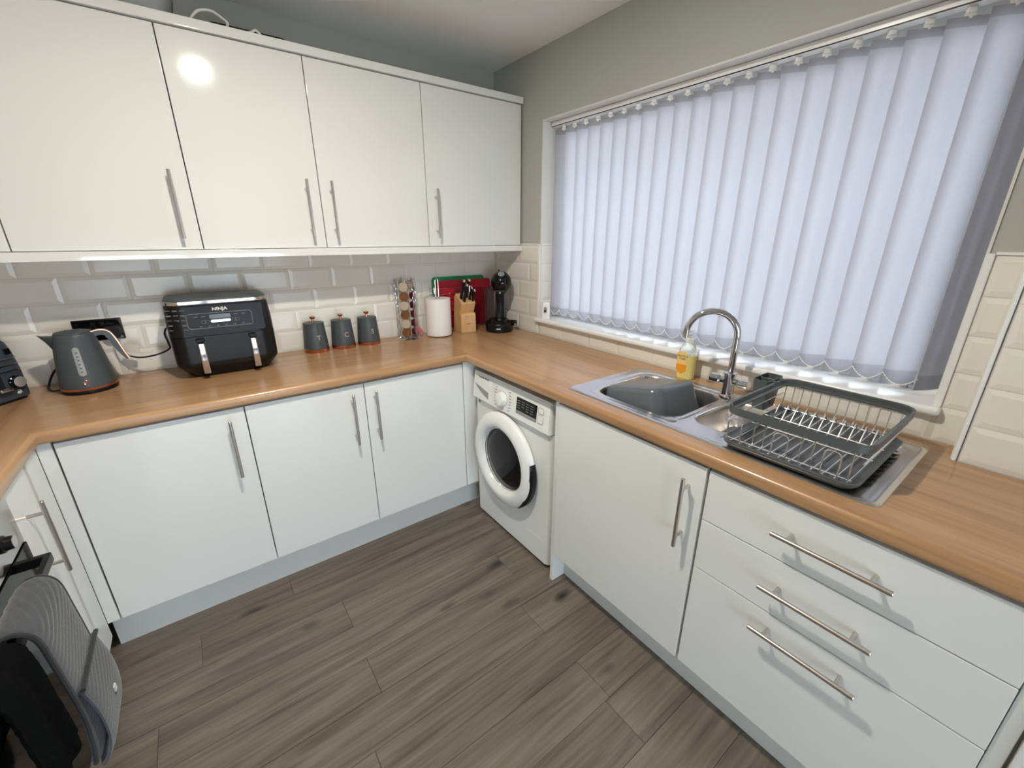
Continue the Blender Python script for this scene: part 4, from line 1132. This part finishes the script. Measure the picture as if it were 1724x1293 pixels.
# ------------------------------------------------------------------ air freshener on the sill
fr = thing('air_freshener', 'small white battery air freshener at the end of the window sill', 'air freshener', (.006, -.502, WZ0 + .0125), math.radians(-52))
bm = B(); loft(bm, [[Vector((x, y, z)) for x, y in rrect(w, d, .012, 5)] for w, d, z in ((.046, .04, 0), (.050, .044, .004), (.050, .044, .05), (.044, .038, .082), (.034, .028, .092), (.02, .015, .094))]); fb = mk('case', bm, 'upvc', fr, sharp=50)
bm = B(); prism(bm, rrect(.018, .036, .008, 5), 0, .002, .0006, 1, basis((1, 0, 0), (0, .1, 1), (0, -1, .1), (0, -.0215, .052))); mk('front_window', bm, 'appliance_grey', fb)
bm = B(); cyl(bm, (0, -.021, .046), (0, -.0245, .046), .007, None, 16); mk('sensor', bm, 'black_satin', fb)

# ------------------------------------------------------------------ things on top of the wall cabinets
bw = thing('plastic_tub', 'pale translucent plastic tub on top of the wall cabinets', 'tub', (-1.575, -.14, 2.1702))
bm = B(); loft(bm, [[Vector((x, y, z)) for x, y in rrect(w, d, .04, 6)] for w, d, z in ((.14, .12, 0), (.15, .13, .005), (.18, .16, .065), (.19, .168, .068), (.19, .168, .073), (.172, .15, .072), (.14, .12, .01))]); mk('tub', bm, 'appliance_grey', bw)
cb_ = thing('white_cable', 'loop of white cable lying on top of the wall cabinets', 'cable', (-1.38, -.20, 2.1702))
bm = B(); tube(bm, spline([(-.085, -.01, .003), (-.07, -.025, .004), (-.055, -.045, .02), (-.035, -.05, .038), (.002, -.05, .046), (.033, -.045, .034), (.048, -.045, .022), (.045, -.035, .004), (.08, -.035, .004), (.12, -.045, .012), (.135, -.05, .020), (.15, -.045, .012), (.165, -.03, .003)], 7), .0042, 8); mk('cord', bm, 'cable_white', cb_)
bt = thing('black_tray', 'flat black tray lying on top of the wall cabinets', 'tray', (-1.26, -.108, 2.1702))
bm = B(); loft(bm, [[Vector((x, y, z)) for x, y in rrect(w, d, .02, 5)] for w, d, z in ((.20, .15, 0), (.24, .19, .026), (.25, .20, .027), (.25, .20, .03), (.232, .182, .029), (.19, .14, .005))]); mk('tray', bm, 'black_matt', bt)

# ------------------------------------------------------------------ oven and mitt
ov = thing('oven', 'built-under black glass oven with steel control panel', 'oven', (-2.4, -1.19, .1))
oy0, oy1 = -1.485, -.887
bm = B(); box(bm, -2.66, LX - .012, oy0, oy1, .1, .866); mkw('body', bm, 'black_satin', ov)
bm = B(); box(bm, LX - .012, LX + .003, oy0, oy1, .725, .866, .002); cp_ = mkw('control_panel', bm, 'steel', ov)
for yy in (-1.0, -1.11, -1.30, -1.42):
    bm = B(); lathe(bm, [(.021, 0), (.021, .005), (.017, .007), (.016, .018), (.014, .020), (0, .0205)], seg=28, mtx=basis((0, 1, 0), (0, 0, 1), (1, 0, 0), (LX + .003, yy, .785))); kb_ = mkw('knob', bm, 'black_satin', cp_)
    bm = B(); lathe(bm, [(.015, .0206), (.015, .022), (0, .0222)], seg=28, mtx=basis((0, 1, 0), (0, 0, 1), (1, 0, 0), (LX + .003, yy, .785))); mkw('knob_cap', bm, 'steel', kb_)
bm = B(); box(bm, LX - .012, LX + .006, oy0, oy1, .12, .722, .003); od = mkw('door', bm, 'oven_glass', ov)
bm = B()
box(bm, LX + .055, LX + .068, oy0 + .03, oy1 - .10, .700, .725, .003)
for yy in (oy0 + .03, oy1 - .115): box(bm, LX + .004, LX + .062, yy, yy + .015, .700, .725, .002)
mkw('handle', bm, 'black_satin', od)

mi = thing('oven_mitt', 'grey quilted double oven mitt hanging over the oven handle', 'oven mitt', (-2.03, -1.21, .73))
HXc, HZ = LX + .0615, .727
path = [(-2.070, .63), (-2.071, .66), (-2.070, .685), (-2.064, .715), (-2.050, .738), (-2.030, .744), (-2.012, .732), (-2.002, .705), (-1.998, .64), (-1.994, .56), (-1.992, .48), (-1.997, .40), (-2.006, .345), (-2.018, .315)]
path = spline([(x, 0, z) for x, z in path], 18)
def mitt_sheet(b_, y0, y1, p, th, waves=True, n_=44):
    N = len(p); rings = []; arc_ = 0.0
    for i in range(N):
        q = (p[min(i + 1, N - 1)] - p[max(i - 1, 0)]).normalized(); nn = Vector((-q.z, 0, q.x)) 
        f = i / (N - 1)
        if i: arc_ += (p[i] - p[i - 1]).length
        rise = sm((f - .88) / .12)
        mid_ = (y0 + y1) / 2; hw = (y1 - y0) / 2 * math.sqrt(max(.02, 1 - .75 * rise ** 2))
        ring = []
        for sgn in (1, -1):
            for k in range(n_ + 1):
                yy = mid_ + hw * (2 * k / n_ - 1) * sgn
                edge = 1 - abs(2 * k / n_ - 1) ** 6
                bulge = th * (.35 + .65 * edge)
                quilt = .0042 * abs(math.sin(PI * (arc_ + .55 * yy) / .017)) * edge if waves and sgn == -1 else 0
                off = (bulge + quilt) * sgn * .5
                ring.append(Vector((p[i].x, yy, p[i].z)) - nn * off)
        rings.append(ring)
    loft(b_, rings)
bm = B(); mitt_sheet(bm, -1.302, -1.122, path, .016); mk_ = mkw('padded_strip', bm, 'fabric_grey', mi, sharp=60)
# outer pocket at the hanging end, and its dark binding
n0 = int(len(path) * .70)
pp = [Vector((p.x + .010 + .016 * math.sin(PI * min(1, (i) / (len(path) - n0))), 0, p.z)) for i, p in enumerate(path[n0:])]
bm = B(); mitt_sheet(bm, -1.300, -1.124, pp, .012); pk = mkw('pocket', bm, 'fabric_grey', mi, sharp=60)
bm = B(); tube(bm, [Vector((pp[0].x + .006, yy, pp[0].z)) for yy in (-1.303, -1.25, -1.21, -1.16, -1.121)], .005, 8); mkw('pocket_binding', bm, 'fabric_dark', pk)
bm = B(); box(bm, pp[24].x + .008, pp[24].x + .0118, -1.218, -1.204, pp[24].z - .010, pp[24].z + .006, .001)
mkw('emblem', bm, 'print_white', pk)
for yy, s_ in ((-1.303, -1), (-1.121, 1)):
    bm = B(); e_ = []
    N = len(path)
    for i, p in enumerate(path):
        rise = sm((i / (N - 1) - .88) / .12); hw = .09 * math.sqrt(max(.02, 1 - .75 * rise ** 2))
        e_.append(Vector((p.x, -1.212 + s_ * (hw + .001), p.z)))
    tube(bm, e_, .0055, 8); mkw('edge_binding', bm, 'fabric_dark', mi)

# black towel hanging on the handle next to the mitt
tw = thing('tea_towel', 'black terry towel hanging over the oven handle beside the grey mitt', 'towel', (-2.03, -1.38, .73))
tpath = spline([(x, 0, z) for x, z in [(-2.072, .58), (-2.072, .64), (-2.068, .70), (-2.052, .733), (-2.032, .738), (-2.016, .722), (-2.010, .68), (-2.008, .60), (-2.006, .52), (-2.010, .455)]], 8)
bm = B(); N = len(tpath); rings = []
for i, p in enumerate(tpath):
    q = (tpath[min(i + 1, N - 1)] - tpath[max(i - 1, 0)]).normalized(); nn = Vector((-q.z, 0, q.x)); ring = []
    for sg in (1, -1):
        for k in range(19):
            u_ = (2 * k / 18 - 1) * sg
            fold = .006 * math.sin(u_ * 7 + 1) * sm(i / N)
            ring.append(Vector((p.x, -1.388 + u_ * .074, p.z)) - nn * (.007 * sg * (1 - abs(u_) ** 8 * .7) + fold + random.uniform(-.0012, .0012)))
    rings.append(ring)
loft(bm, rings); mkw('cloth', bm, 'towel_black', tw, sharp=70)
bm = B(); box(bm, -2.0075, -2.0025, -1.450, -1.316, .470, .480, .001); mkw('hem', bm, 'towel_black', tw)

# ------------------------------------------------------------------ ceiling light
emit('lamp_glow', (1.0, 0.94, 0.84, 1), 12)
LP = Vector((-1.37, -1.45, CEIL))
t = thing('ceiling_light', 'small round flush ceiling light over the kitchen floor', 'ceiling light', tuple(LP))
bm = B(); lathe(bm, [(.075, -.0005), (.078, -.006), (.072, -.012), (.062, -.012), (.060, -.004)], seg=40, cap=False); mk('bezel', bm, 'chrome', t)
bm = B(); lathe(bm, [(.060, -.004), (.05, -.0075), (.03, -.009), (0, -.0095)], seg=40); mk('diffuser', bm, 'lamp_glow', t)
lo = add_light('lamp', 'AREA', (0, 0, -.014), LAMP_W, WARM, shape='DISK', size=.085)
lo.parent = t
